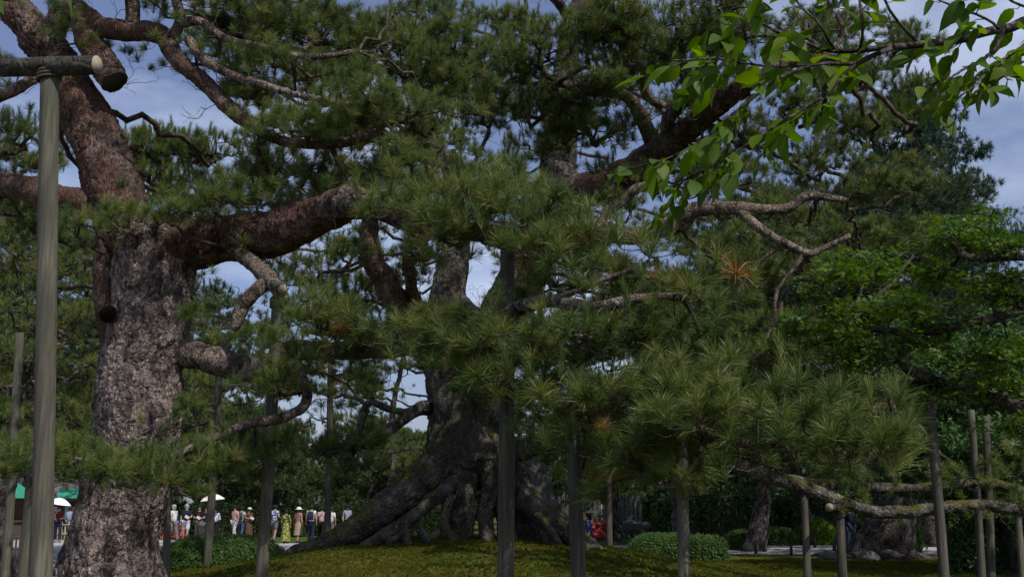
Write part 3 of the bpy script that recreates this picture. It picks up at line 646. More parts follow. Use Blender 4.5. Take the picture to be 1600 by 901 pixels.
for a in [(40, -90, 12.5, 70, 40), (150, -60, 12, 60, 30), (230, -110, 11.8, 70, 36), (330, -70, 11.8, 80, 36), (470, -80, 12, 90, 40), (600, -60, 12.3, 80, 36), (120, -170, 11, 90, 40), (300, -200, 11, 90, 40), (480, -220, 10.8, 90, 40), (80, 62, 11.8, 28, 26), (-60, 120, 12.5, 60, 40), (-80, 220, 13, 70, 40)]:  # mostly unseen upper crown, added to shade the crossbar, leader and limbs
    A.pxpad(*a, cover=1.2, candle=.05)
A.twiggy(.2, (.25, .8), .17, .55)
A.finish()

# ------------------------------------------------------------------ the pine standing on exposed roots
BX, BY = X(738, 20.3), 20.3
B = Tree('pine_tree', (BX, BY, gz(BX, BY)), 'huge pine raised on bare mossy roots on top of the mossy mound', 'pine tree', 'pines propped on posts', 'mid', 1.08, 'limb', 21)
B.pxlimb([(740, 752, 20.5, 40), (739, 728, 20.4, 56), (737, 700, 20.3, 64), (736, 655, 20.3, 60), (728, 605, 20.3, 60), (716, 560, 20.4, 50), (706, 510, 20.5, 36), (702, 455, 20.6, 24), (712, 400, 20.7, 19), (718, 330, 20.8, 15), (700, 240, 21, 11)], name='trunk', m='root', sides=120, step=.025, amp=.04, cell=.11, wob=.25, seed=30)
B.pxlimb([(742, 640, 20.5, 50), (766, 560, 20.6, 42), (806, 460, 20.8, 36), (846, 365, 21, 30), (870, 285, 21, 27), (878, 190, 21, 23), (885, 100, 21, 18), (898, 30, 21, 14), (925, -50, 21, 9)], name='leader', m='darkbark', sides=60, step=.05, amp=.03, cell=.11, wob=.3, seed=31)
B.pxlimb([(893, 40, 21, 10), (880, 15, 20.8, 8), (860, -10, 20.5, 6), (830, -40, 20.5, 4)], m='darkbark', sides=14, seed=32)
B.pxlimb([(830, 335, 20.9, 24), (885, 307, 19.8, 25), (940, 289, 18.6, 24), (1000, 256, 17.6, 23), (1045, 226, 16.8, 21), (1085, 196, 16.2, 17), (1125, 160, 15.6, 14), (1165, 135, 15.2, 11), (1230, 100, 15, 8), (1300, 90, 15, 5)], m='bark_red', sides=48, step=.035, amp=.022, cell=.09, wob=.3, seed=33)
B.pxlimb([(1024, 240, 17.2, 13), (1008, 195, 16.9, 11), (988, 160, 16.6, 9), (962, 142, 16.2, 7), (920, 145, 15.8, 5), (870, 130, 15.5, 4)], m='bark_red', sides=18, step=.05, seed=34)
B.pxlimb([(1045, 222, 16.8, 12), (1044, 182, 16.4, 10), (1072, 150, 16, 9), (1108, 122, 15.6, 7), (1120, 60, 15, 5), (1135, 0, 14.8, 4)], sides=18, step=.05, seed=35)
B.pxlimb([(1035, 165, 16.4, 6), (1010, 150, 16.2, 6), (1000, 100, 15.8, 5), (960, 60, 15.4, 4)], sides=14, step=.05, seed=36)
B.pxlimb([(800, 470, 20.8, 16), (860, 390, 17.4, 14), (920, 362, 15.6, 13), (985, 367, 14.8, 12), (1055, 352, 14.3, 13), (1085, 328, 14.1, 11), (1150, 325, 14, 8.5), (1225, 327, 14, 7), (1262, 306, 14, 5.5), (1325, 314, 14, 3.5)], sides=24, step=.04, amp=.014, cell=.06, seed=37, wob=.4)
B.pxlimb([(1150, 328, 14, 7), (1185, 354, 13.9, 6.5), (1222, 378, 13.8, 6), (1264, 397, 13.8, 5.5), (1290, 386, 13.8, 4), (1328, 368, 13.8, 3)], sides=14, step=.04, amp=.008, seed=38)
B.pxlimb([(985, 370, 14.8, 9), (940, 356, 14.6, 12), (903, 355, 14.5, 12)], name='stub', sides=24, step=.03, amp=.012, cell=.05, seed=39, endcap='cutwood')
B.pxlimb([(930, 352, 14.9, 7), (950, 330, 14.9, 7), (975, 312, 14.9, 7), (1000, 292, 14.8, 6), (1030, 300, 14.7, 4)], sides=14, step=.04, seed=40)
B.pxlimb([(700, 540, 20.4, 24), (660, 495, 18.8, 20), (622, 474, 17.7, 18), (596, 435, 17.3, 17), (579, 388, 17.1, 16), (578, 345, 17, 14), (600, 318, 16.8, 12), (650, 298, 16.5, 9), (720, 280, 16.2, 6)], m='bark_red', sides=36, step=.04, amp=.016, cell=.07, seed=41)
B.pxlimb([(652, 490, 18.2, 9), (644, 450, 17.4, 9), (638, 405, 16.9, 9), (660, 370, 16.6, 6), (720, 345, 16.4, 4)], m='bark_red', sides=18, step=.05, seed=42)
B.pxlimb([(715, 458, 20.5, 8), (742, 488, 20, 9), (790, 500, 19, 7), (850, 470, 18, 5)], m='darkbark', sides=14, step=.06, seed=43)
B.pxlimb([(705, 640, 20.3, 12), (665, 636, 20, 10), (640, 648, 19.8, 9), (615, 668, 19.7, 8), (590, 690, 19.5, 5), (540, 700, 19.3, 4)], m='darkbark', sides=16, step=.05, seed=44)
B.pxlimb([(640, 648, 19.8, 5), (610, 640, 19.6, 5), (575, 628, 19.6, 5), (562, 668, 19.5, 5), (556, 698, 19.4, 5), (532, 732, 19.3, 4)], m='darkbark', sides=12, step=.05, seed=45)
low = [(780, 715, 20.2, 18), (860, 690, 18.8, 15), (940, 695, 17.6, 14), (1010, 718, 16.9, 14), (1060, 732, 16.5, 13), (1110, 724, 16.2, 13), (1160, 730, 16, 11), (1210, 746, 16, 10), (1260, 765, 16, 10), (1318, 785, 16, 9.5), (1370, 798, 16, 8.5), (1440, 795, 16, 8), (1530, 789, 16, 7.6), (1610, 797, 16, 7.5), (1720, 800, 16, 8)]
B.pxlimb(low, m='mossbark', sides=28, step=.04, amp=.016, cell=.07, seed=46, wob=.7)
B.pxlimb([(1205, 744, 16, 8), (1255, 752, 16.4, 7.5), (1330, 758, 16.8, 7), (1440, 762, 17, 7), (1505, 753, 17, 7), (1560, 757, 17, 6), (1640, 778, 17, 5)], m='mossbark', sides=16, step=.05, seed=47, wob=.7)
def root(rows, seed, sides=32, m='root', wob=.6):
    rows = [(a, b, d, r * (.87 if rows[0][3] > 12 else 1)) for a, b, d, r in rows]
    return B.pxlimb(rows, name='root', m=m, sides=min(120, sides * 2), step=.02, amp=.034 if rows[0][3] > 12 else .012, cell=.085, el=3.2, seed=seed, wob=wob, reg=False)
root([(738, 668, 20.2, 30), (700, 706, 19.95, 32), (650, 756, 19.6, 28), (596, 798, 19.4, 25), (545, 832, 19.3, 22), (505, 850, 19.2, 16), (465, 862, 19.1, 9), (440, 872, 19, 5)], 60, 60)
root([(712, 750, 19.7, 13), (684, 774, 19.4, 13), (652, 798, 19.2, 12), (618, 826, 19, 11), (585, 846, 18.9, 10), (558, 860, 18.8, 8), (530, 872, 18.7, 5)], 62)
root([(726, 690, 20, 34), (724, 735, 19.8, 25), (722, 785, 19.7, 20), (722, 832, 19.65, 21), (722, 885, 19.6, 27)], 63, 48)
root([(756, 715, 19.9, 20), (766, 760, 19.7, 13), (760, 805, 19.6, 11), (764, 845, 19.55, 13), (766, 885, 19.5, 17)], 64, 30)
root([(790, 715, 20.1, 26), (812, 760, 20, 25), (838, 792, 19.9, 22), (872, 822, 19.8, 19), (905, 846, 19.6, 16), (945, 868, 19.5, 10), (980, 884, 19.4, 5)], 65, 36)
root([(795, 740, 20.2, 20), (808, 800, 20.2, 18), (818, 850, 20.2, 20), (820, 885, 20.2, 24)], 66, 30)
root([(780, 740, 20.4, 22), (798, 800, 20.5, 14), (800, 870, 20.5, 18)], 67, 30)
root([(815, 760, 19.8, 9), (838, 805, 19.6, 8), (852, 835, 19.5, 8), (868, 866, 19.4, 6)], 68, 18)
root([(820, 770, 19.7, 5), (850, 815, 19.4, 5), (872, 848, 19.3, 4), (886, 870, 19.3, 3)], 69, 14)
root([(704, 772, 19.5, 7), (696, 800, 19.4, 6), (690, 824, 19.3, 5), (662, 846, 19.1, 4.5), (632, 870, 19, 4)], 71, 18)
root([(640, 806, 19.1, 5), (626, 832, 19, 4.5), (608, 848, 18.9, 4), (604, 875, 18.9, 4)], 72, 14)
root([(632, 818, 19.1, 5), (636, 842, 18.9, 5), (645, 870, 18.8, 5)], 73, 14)
root([(690, 815, 19.3, 6), (706, 842, 19.1, 5), (716, 868, 19.0, 5)], 74, 14)
root([(664, 795, 19.3, 4), (658, 822, 19.1, 4), (668, 845, 19, 4), (680, 872, 18.9, 4)], 75, 14)
root([(770, 700, 20, 24), (784, 745, 19.8, 18), (788, 800, 19.7, 13), (794, 850, 19.6, 14), (800, 885, 19.5, 16)], 77, 30)
root([(800, 750, 20.1, 12), (830, 820, 20.3, 12), (856, 850, 20.4, 10), (880, 872, 20.4, 8)], 78, 18)
for a in [(760, 120, 15, 70, 38), (840, 85, 15, 70, 42), (920, 68, 14.6, 70, 42), (900, 140, 14.8, 80, 36), (990, 95, 14.6, 70, 42), (980, 35, 14.4, 70, 34), (1070, 55, 14.4, 70, 42), (830, 180, 15.4, 70, 34), (925, 215, 15.6, 80, 26), (850, 232, 16.4, 60, 18), (760, 180, 16, 60, 30), (965, 262, 15.9, 45, 16), (1065, 110, 14.6, 60, 26), (1110, 25, 14.4, 60, 30), (790, 50, 16, 60, 36), (700, 20, 17, 60, 20), (880, 190, 16, 60, 24), (800, 255, 17, 40, 18)]:
    B.pxpad(*a, cover=2.8, candle=.22)
for a in [(1160, 60, 16, 70, 42), (1170, 130, 15.4, 60, 34), (1250, 70, 17, 70, 46), (1330, 120, 18, 70, 46), (1260, 180, 17, 70, 40), (1180, 215, 16, 60, 36), (1350, 210, 18, 60, 46), (1280, 262, 17, 70, 36), (1400, 175, 19, 60, 50), (1150, 280, 16, 60, 24), (1355, 300, 18, 60, 40), (1235, 345, 16, 70, 30), (1120, 395, 15, 60, 30), (1335, 380, 17, 60, 40), (1200, 432, 15.4, 60, 36), (1410, 280, 19, 50, 50), (1430, 370, 20, 50, 40), (1275, 430, 16, 60, 30), (1100, 300, 17, 50, 24), (1050, 290, 17.5, 40, 20), (1320, 40, 18, 60, 36), (1400, 80, 19, 60, 46)]:
    B.pxpad(*a, cover=1.9, candle=.04)
for a in [(540, 400, 18, 60, 34), (470, 430, 18, 60, 36), (520, 465, 18, 70, 28), (610, 445, 19, 50, 34), (660, 365, 18, 60, 22), (820, 400, 18.5, 40, 26), (840, 480, 18, 50, 26), (560, 615, 21, 50, 20), (520, 580, 20, 60, 20), (760, 620, 18.5, 40, 22), (640, 580, 21.5, 40, 14), (830, 620, 18.6, 60, 26), (560, 690, 19.4, 50, 22), (490, 705, 19.4, 50, 22), (600, 745, 19.6, 30, 14), (540, 740, 19.4, 40, 18), (720, 605, 19, 40, 18),
          (1150, 480, 14, 60, 36), (1230, 520, 14, 70, 36), (1180, 565, 13.4, 60, 36), (1300, 560, 15, 60, 40), (1250, 605, 14, 60, 34), (1120, 540, 15, 60, 36), (1380, 500, 17, 60, 40), (1060, 600, 15.8, 60, 30), (1400, 620, 16, 70, 26), (1330, 720, 16.4, 60, 14), (1520, 740, 16.6, 60, 12), (1180, 690, 16, 60, 24), (900, 665, 17.8, 60, 20)]:
    B.pxpad(*a, cover=1.9, candle=.08)
for a in [(340, 60, 23, 60, 40), (440, 80, 23, 70, 44), (540, 110, 23, 70, 44), (640, 60, 24, 70, 40), (700, 130, 23, 70, 44), (600, 200, 22, 80, 40), (500, 200, 22, 80, 40), (420, 180, 22, 60, 36), (680, 230, 22, 60, 36), (760, 300, 22, 50, 30), (480, 290, 22, 80, 34), (580, 300, 22, 70, 34), (680, 310, 22, 60, 30), (800, 150, 23, 70, 44), (960, 130, 23, 70, 44), (1060, 180, 23, 60, 40), (960, 40, 24, 80, 40), (1100, 250, 22, 60, 36), (1180, 320, 22, 60, 40), (980, 330, 21, 50, 26), (900, 410, 21.5, 60, 24), (1010, 470, 21, 70, 34), (1120, 460, 21, 70, 36), (940, 520, 21, 60, 24), (1060, 560, 20.5, 60, 26), (860, 560, 21, 60, 26), (430, 370, 21, 60, 30), (560, 470, 21, 50, 26), (410, 530, 21, 60, 26), (660, 400, 21.8, 40, 30)]:
    B.pxpad(*a, cover=1.5, candle=.1)
for a in [(700, -90, 19, 90, 44), (850, -80, 18, 90, 44), (1000, -90, 17, 90, 44), (1150, -80, 16, 90, 44), (1300, -60, 17, 90, 44), (780, -200, 19, 110, 50), (980, -220, 17, 110, 50), (1180, -210, 16, 110, 50), (620, -200, 20, 100, 50)]:  # unseen upper crown of the raised pine, added for its shade below
    B.pxpad(*a, cover=1.1, candle=.05)
B.twiggy(.24, (.3, 1.0), .2, .5, .008)
B.finish()

# ------------------------------------------------------------------ timber props under the limbs
_lens = []
def post(top, low, r_px, label, bar=None, name='support_post', rope=True, tilt=0):
    """top, low: photo pixels of the axis; both at distance d"""
    d = top[2]; a = P(*top); b = P(low[0], low[1], d); z0 = gz(b[0], d) - .12
    b = a + (b - a) * ((a[2] - z0) / max(a[2] - b[2], .01)); r = r_px * PS(top[1], d)
    t = thing(name, (b[0], b[1], z0 + .12), label, 'post', 'timber props under the pines'); o0 = np.array((b[0], b[1], z0 + .12))
    p = catmull([b, (a + b) / 2 + (r * .12, 0, 0), a], .25); n = len(p)
    dsp = lambda q, rr, an: (fbm(np.stack([np.repeat(q[:, 2:3] * 1.5, len(an), 1).ravel(), np.tile(np.cos(an), len(q)) * 1.3 + top[0], np.tile(np.sin(an), len(q)) * 1.3], 1), 3, 4).reshape(len(q), len(an)) - .5) * rr[:, None] * .22
    v, f = tube(p, np.linspace(r * 1.12, r * .95, n), 20, dsp)
    fc = f.tolist() + [tuple(range(19, -1, -1)), tuple(len(v) - 20 + k for k in range(20))]
    obj('pole', new_mesh('pole', v - o0, fc, [M['post'], M['cutwood']], True, [0] * (len(fc) - 1) + [1]), t)
    if bar:
        (x0, y0), (x1, y1), br, d0, d1 = bar
        q = catmull([P(x0, y0, d0), P((x0 + x1) / 2, (y0 + y1) / 2, (d0 + d1) / 2), P(x1, y1, d1)], .1); rr = br * PS(y0, d)
        v, f = tube(q, rr, 20, lambda q_, r_, an: (fbm(np.stack([np.repeat(q_[:, 0:1] * 2, len(an), 1).ravel(), np.tile(np.cos(an), len(q_)), np.tile(np.sin(an), len(q_))], 1), 3, 8).reshape(len(q_), len(an)) - .5) * .18 * r_[:, None])
        fc = f.tolist() + [tuple(range(19, -1, -1)), tuple(len(v) - 20 + k for k in range(20))]
        cb = obj('crossbar', new_mesh('crossbar', v - o0, fc, [M['shadelog'], M['cutwood']], True, [0] * (len(fc) - 2) + [1, 1]), t)
        bd = MB()
        for k in range(4):
            c = a + (0, 0, -.02 - .028 * k); ring = [c + np.array((math.cos(w) * (r + .012), math.sin(w) * (r + .012), .015 * math.cos(w))) for w in np.linspace(0, 6.283, 17)]
            bd.tube(ring, .012, 6)
        obj('rope_binding', new_mesh('rope_binding', np.concatenate(bd.v) - o0, bd.f, [M['rope']]), t)
    return t
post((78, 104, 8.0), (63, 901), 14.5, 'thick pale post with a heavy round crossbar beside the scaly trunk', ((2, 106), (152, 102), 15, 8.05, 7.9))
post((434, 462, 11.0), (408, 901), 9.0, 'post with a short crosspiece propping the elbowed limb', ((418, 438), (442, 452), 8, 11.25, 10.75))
post((793, 380, 9.0), (789, 901), 11.5, 'tall post rising in front of the mossy root column')
post((893, 640, 8.1), (903, 901), 11.0, 'stout post standing before the outermost root of the raised pine')
post((1064, 664, 7.45), (1068, 901), 9.3, 'post in front of the round clipped hedge')
post((948, 640, 26), (952, 858), 4.6, 'thin dark post standing between the stout post and the red azalea')
post((1256, 764, 16), (1261, 901), 5.6, 'thin grey post under the upper bend of the mossy low limb')
post((1311, 795, 16), (1316, 901), 7.0, 'short post with a log crosspiece cradling the mossy low limb', ((1296, 792), (1332, 793), 6.5, 15.6, 16.4))
post((1452, 625, 13), (1475, 901), 7.4, 'tall leaning post crossing in front of the mossy low limb')
post((1517, 640, 17), (1534, 901), 5.6, 'slim post of a close pair under the maple, the thinner one')
post((1540, 650, 16.5), (1549, 901), 5.8, 'slim post of a close pair under the maple, the darker one')
post((1590, 797, 16), (1597, 901), 5.4, 'low post under the far end of the mossy limb')
post((346, 520, 25), (324, 880), 5.6, 'dark leaning post rising from behind the long low hedge')
post((517, 560, 26), (512, 800), 4.8, 'thin post rising behind the tip of the big mossy root')
post((54, 690, 10.5), (36, 901), 8.5, 'slanting post just behind the thick crossbar post')
post((31, 520, 17), (8, 901), 6.4, 'thin slanting post beside the bamboo fence')
post((262, 742, 14), (259, 901), 5.5, 'short mossy post close against the scaly trunk')

# ------------------------------------------------------------------ cherry boughs over the view
leaf_meshes = []
for k in range(5):
    v, f = leaf_shape(.096 + .009 * k, .058 + .005 * (k % 3), .22, .10 + .09 * k)
    leaf_meshes.append(new_mesh('cherry_leaf', v, f, [M['cherry']]))
def cherry(label, base, trunk, boughs, seed, cap=300, dens=1.0):
    rng = np.random.default_rng(seed); b0 = np.array(base, float)
    t = thing('cherry_tree', base, label, 'cherry tree', 'cherry trees')
    tr = MB()
    q = catmull(trunk, .1); v, f = tube(q[:, :3], q[:, 3], 16, bark_disp(.008, .06, 3))
    obj('trunk', new_mesh('trunk', v - b0, f, [M['darkbark']]), t)
    br = MB(); L = []
    for rows in boughs:
        q = catmull([(*P(a, b, d), r * PS(b, d)) for a, b, d, r in rows], .05); p = q[:, :3] + (np.stack([fbm(q[:, :3] * 5 + 9 * i, 3, seed) for i in range(3)], 1) - .5) * .05; r = np.maximum(q[:, 3], .0025)
        v, f = tube(p, r, 8); br.add(v, f.tolist())
        s = rows[0][3] > 7
        k = 0; dist = 0
        for i in range(2, len(p)):
            dist += np.linalg.norm(p[i] - p[i - 1])
            if dist < .055 / dens: continue
            if s and rng.random() < .35: continue
            dist = 0; k += 1
            tg = p[i] - p[i - 1]; tg /= np.linalg.norm(tg); side = np.cross(tg, (0, 0, 1)); side /= np.linalg.norm(side) + 1e-9
            sd = side * (1 if k % 2 else -1) * rng.uniform(.5, 1.2) + tg * rng.uniform(.2, 1) + np.array((0, 0, rng.uniform(-.5, .35)))
            sd /= np.linalg.norm(sd)
            tl = rng.uniform(.06, .24) if rng.random() < .72 else .03
            e = p[i] + sd * tl + (0, 0, -tl * .12); n = max(1, int(tl / .035))
            v, f = tube(np.array([p[i], (p[i] + e) / 2 + rng.normal(size=3) * .008, e]), [.0028, .002, .0013], 5); br.add(v, f.tolist())
            for w in range(n):
                c = p[i] + (e - p[i]) * ((w + 1) / n); ld = sd * .8 + side * (1 if (w + k) % 2 else -1) * .7 + rng.normal(size=3) * .35
                ld[2] -= .3; L.append((c, ld / np.linalg.norm(ld)))
    br_o = obj('bough', br.mesh('bough', [M['darkbark']], True), t); br_o.data.transform(Matrix.Translation(-Vector(base)))
    L = [x for x in L]; q = proj(np.array([x[0] for x in L])); inside = (q[:, 0] > -60) & (q[:, 0] < 1660) & (q[:, 1] > -60) & (q[:, 1] < 960)
    od = np.argsort(~inside, kind='stable')
    crown = obj('crown', None, t)
    rest = MB()
    for n, i in enumerate(od):
        c, ld = L[i]; yaw = math.atan2(ld[1], ld[0]); pit = -math.asin(ld[2])
        mtx = Matrix.Rotation(yaw, 3, 'Z') @ Matrix.Rotation(pit, 3, 'Y') @ Matrix.Rotation(rng.normal() * .7, 3, 'X'); sc = rng.uniform(.65, 1.15)
        lm = leaf_meshes[rng.integers(0, 5)]
        if n < cap and inside[i]:
            o = obj('leaf', lm, crown, c - b0, mtx.to_euler(), (sc, sc, sc))
        else:
            vv = np.empty(len(lm.vertices) * 3); lm.vertices.foreach_get('co', vv)
            rest.add((vv.reshape(-1, 3) * sc) @ np.array(mtx).T + c - b0, [tuple(p_.vertices) for p_ in lm.polygons])
    if rest.n: tag(obj('foliage', rest.mesh('foliage', [M['cherry']], True), crown), kind='stuff')
    return t
z0 = gz(5.2, 5.4)
cherry('cherry bough with broad bright green leaves reaching in below the tall blue-green conifer', (5.2, 5.4, z0), [(5.2, 5.4, z0 - .1, .17), (5.15, 5.3, 1.5, .14), (5.0, 5.2, 3.0, .11), (4.6, 5.0, 3.95, .07), (4.0, 4.8, 4.1, .04)],
       [[(2230, 60, 4.8, 15), (1900, 10, 4.7, 11), (1700, 22, 4.6, 9), (1600, 35, 4.5, 8), (1530, 52, 4.4, 7), (1440, 70, 4.3, 6), (1350, 79, 4.3, 4.5), (1300, 80, 4.3, 3.5), (1230, 60, 4.25, 2.5), (1170, 35, 4.2, 1.5)],
        [(1400, 76, 4.3, 4.5), (1345, 100, 4.25, 4), (1290, 148, 4.2, 3.5), (1240, 180, 4.15, 3), (1190, 210, 4.1, 2.2), (1120, 255, 4.1, 1.6), (1050, 290, 4.1, 1.2)],
        [(1350, 98, 4.25, 3.5), (1280, 102, 4.2, 3), (1215, 128, 4.1, 2.5), (1150, 175, 4.1, 2), (1080, 230, 4.1, 1.5), (990, 265, 4.1, 1.1)],
        [(1280, 102, 4.2, 2.2), (1200, 108, 4.15, 2), (1120, 92, 4.1, 1.6), (1050, 95, 4.1, 1.2)],
        [(1570, 44, 4.4, 3), (1545, 85, 4.35, 2.5), (1500, 112, 4.3, 2), (1460, 128, 4.3, 1.6), (1425, 150, 4.3, 1.2)],
        [(1640, 30, 4.5, 3), (1600, 72, 4.4, 2.5), (1560, 95, 4.35, 2), (1530, 130, 4.3, 1.5), (1500, 150, 4.3, 1.1)],
        [(1640, 90, 4.4, 2), (1590, 100, 4.35, 1.8), (1555, 130, 4.3, 1.2)],
        [(1440, 70, 4.3, 3), (1405, 35, 4.25, 2.4), (1380, -10, 4.2, 2), (1340, -60, 4.2, 1.4)],
        [(1345, 78, 4.3, 2.6), (1352, 40, 4.2, 2.2), (1340, -20, 4.2, 1.6)],
        [(1310, 80, 4.3, 2.2), (1275, 35, 4.2, 2), (1235, -5, 4.2, 1.5)],
        [(1560, 44, 4.4, 2.4), (1510, 15, 4.3, 2), (1450, -10, 4.3, 1.4)],
        [(1620, 20, 4.5, 2.4), (1570, -10, 4.4, 1.6)],
        [(1215, 60, 4.2, 2), (1150, 70, 4.15, 1.6), (1090, 105, 4.1, 1.1)],
        [(1150, 178, 4.1, 1.6), (1140, 225, 4.1, 1.3), (1100, 270, 4.1, 1)],
        [(1190, 30, 4.2, 1.6), (1150, 10, 4.2, 1.4), (1110, 30, 4.2, 1)]], 5, 300, 2.1)
z0 = gz(-4.4, 4.2)
cherry('cherry twig with a few dark green leaves hanging above the crossbar post', (-4.4, 4.2, z0), [(-4.4, 4.2, z0 - .1, .15), (-4.35, 4.2, 1.6, .12), (-4.1, 4.2, 2.9, .09), (-3.4, 4.1, 3.75, .05)],
       [[(-560, -60, 4.1, 12), (-200, -40, 4, 6), (-60, -25, 3.9, 3), (30, -22, 3.8, 2), (90, -20, 3.8, 1.6), (150, -24, 3.8, 1.2)]], 8, 60, .8)

# ------------------------------------------------------------------ maple by the twin posts
mz = gz(X(1790, 13), 13)
K = Tree('maple_tree', (X(1790, 13), 13, mz), 'leafy maple with layered fresh green sprays over the pair of slim posts', 'maple tree', None, 'maple', 1.0, 'darkbark', 31, 'darkbark')
K.limb([(X(1790, 13), 13, mz - .1, .2), (X(1780, 13), 13, mz + .9, .16), (*P(1760, 620, 13), .13), (*P(1740, 480, 13), .09), (*P(1700, 350, 13), .06), (*P(1680, 250, 13), .03)], name='trunk', sides=24, seed=81)
K.pxlimb([(1762, 660, 13, 14), (1680, 655, 13, 12), (1600, 640, 13.1, 11), (1545, 615, 13.2, 9), (1480, 605, 13.2, 7), (1410, 600, 13.2, 5), (1370, 612, 13.2, 3)], sides=18, seed=82)
K.pxlimb([(1750, 520, 13, 10), (1640, 480, 12.8, 8), (1540, 500, 12.6, 6), (1440, 520, 12.8, 5), (1330, 510, 13, 3)], sides=14, seed=83)
K.pxlimb([(1710, 400, 13, 8), (1600, 400, 12.4, 6), (1510, 400, 12.2, 4), (1480, 350, 12.2, 3)], sides=14, seed=84)
K.pxlimb([(1430, 520, 12.8, 4), (1410, 560, 12.9, 6), (1440, 585, 13, 7), (1500, 607, 13.2, 7)], sides=12, seed=85)
for a in [(1310, 440, 13, 46, 30), (1345, 485, 13, 56, 30), (1275, 520, 13, 56, 30), (1500, 375, 12.2, 44, 40), (1570, 380, 12.2, 44, 40), (1460, 425, 12.5, 46, 30), (1550, 450, 12.5, 56, 36), (1460, 500, 12.7, 56, 30), (1390, 555, 13, 60, 26), (1500, 560, 12.8, 60, 32), (1585, 540, 12.6, 46, 40), (1470, 618, 13, 50, 16), (1560, 600, 12.8, 56, 22), (1350, 420, 13.4, 40, 30), (1600, 460, 12.5, 40, 36), (1330, 560, 13.2, 50, 24), (1590, 660, 12.9, 40, 20), (1400, 470, 13.4, 40, 24), (1540, 350, 12.4, 40, 26)]:
    K.pxpad(*a, cover=2.1, candle=0, upb=1.6)
for k in range(len(K.tv)): K.tv[k] = K.rng.integers(0, 4, len(K.tv[k]))
K.twiggy(.25, (.2, .6), .1, 0, .004)
K.finish(m='maple')
# ------------------------------------------------------------------ trees behind
def gen_pine(px, d, h, spread, seed, label, lod='far', npads=16, h0=.35, ts=1.7, tr=.22, lean=0., name='pine_tree', cat='pine tree', group='pines beyond the path', m='needle_far', shape='layer', cover=2.2, barkm='darkbark'):
    x = X(px, d); z = gz(x, d); rng = np.random.default_rng(seed)
    T = Tree(name, (x, d, z), label, cat, group, lod, ts, barkm, seed, 'darkbark')
    rows = []; dx = dy = 0
    for k in range(7):
        t = k / 6; rows.append((x + lean * h * t + dx, d + dy, z - .15 + h * t, tr * (1 - .8 * t) * (1.5 if k == 0 else 1))); dx += rng.normal() * h * .022; dy += rng.normal() * h * .02
    T.limb(rows, name='trunk', sides=20, step=.2, amp=.03, cell=.15, seed=seed, wob=.5)
    rows = np.array(rows); col = T.lp; 
    for k in range(npads):
        t = h0 + (1.02 - h0) * (k + .5) / npads; a = k * 2.4 + rng.normal() * .4
        c = np.array([np.interp(t, np.linspace(0, 1, 7), rows[:, i]) for i in range(3)])
        w = {'layer': math.sin(min(1, .25 + (1 - t) / (1 - h0)) * 1.57), 'cone': (1.02 - t) / (1 - h0), 'round': math.sqrt(max(.05, 1 - (2 * (t - h0) / (1 - h0) - 1) ** 2))}[shape]
        rr = spread * w * rng.uniform(.45, .8); c = c + (math.cos(a) * rr, math.sin(a) * rr, rng.normal() * .1 * h / 10)
        rx = spread * (.30 + .26 * w) * rng.uniform(.8, 1.15); rz = rx * (.34 if shape == 'layer' else .5)
        n = int(cover * math.pi * rx * rx * .7 / ((.2 * ts) ** 2))
        T.pad(c, rx, rx * .85, rz, n, candle=.15 if lod != 'shrub' else 0, r0=.005, clump=10, twigs=d < 50)
    if d < 40 and lod in ('far', 'mid', 'dark'): T.twiggy(.5, (.5, 1.6), .5, .3, .014)
    if lod in ('shrub', 'lime', 'hedge', 'maple'):
        for k in range(len(T.tv)): T.tv[k] = rng.integers(0, 4, len(T.tv[k]))
    T.finish(m=m); return T
gen_pine(20, 25, 8.2, 3.6, 101, 'pine behind the bamboo fence and slanting post', 'mid', 18, .34, 1.3, .2, cover=1.5)
gen_pine(110, 31, 8.5, 4.2, 102, 'pine above the path beside the person with the white parasol', 'mid', 18, .38, 1.4, .22, .02, cover=1.5)
gen_pine(-40, 36, 12, 5, 103, 'tall pine behind the green market tent', 'far', 18, .3, 1.8, .26)
gen_pine(214, 40, 10, 4.6, 104, 'pine rising over the group of visitors by the long low hedge', 'far', 20, .42, 1.8, .24)
gen_pine(600, 42, 8.6, 3.8, 105, 'slender pine behind the big mossy root', 'mid', 16, .40, 1.4, .17, -.02, cover=1.5)
gen_pine(230, 62, 13, 5.5, 106, 'distant tall pine behind the scaly trunk', 'far', 16, .3, 2.4, .3)
gen_pine(430, 66, 7.2, 5, 107, 'low wide clipped pine behind the visitors in hats', 'far', 14, .3, 2.4, .3, shape='round')
gen_pine(560, 72, 7.0, 6, 108, 'broad rounded pine seen under the dark low bough', 'far', 16, .2, 2.4, .3, shape='round')
gen_pine(665, 78, 7.2, 6, 109, 'broad rounded pine behind the raised pine trunk', 'far', 16, .2, 2.4, .3, shape='round')
gen_pine(340, 75, 8.5, 6, 110, 'rounded dark pine behind the cream parasol', 'far', 16, .15, 2.4, .3, shape='round')
gen_pine(960, 54, 9, 4.5, 111, 'pine behind the stone balustrade', 'far', 16, .36, 2.0, .26)
gen_pine(1070, 46, 12, 5, 112, 'tall pine behind the round clipped hedge', 'far', 18, .3, 2.0, .28)
gen_pine(1175, 42, 13.5, 5.4, 113, 'tall pine with a dark stem near the thin bollard', 'far', 20, .32, 1.9, .3)
gen_pine(1262, 52, 15, 6, 114, 'tall pine behind the lime green bush', 'far', 18, .28, 2.2, .32)
D_ = gen_pine(1372, 33, 11.5, 5.2, 115, 'massive dark pine trunk with spreading surface roots beyond the mossy limb', 'dark', 20, .42, 1.6, .62, m='needle_dark')
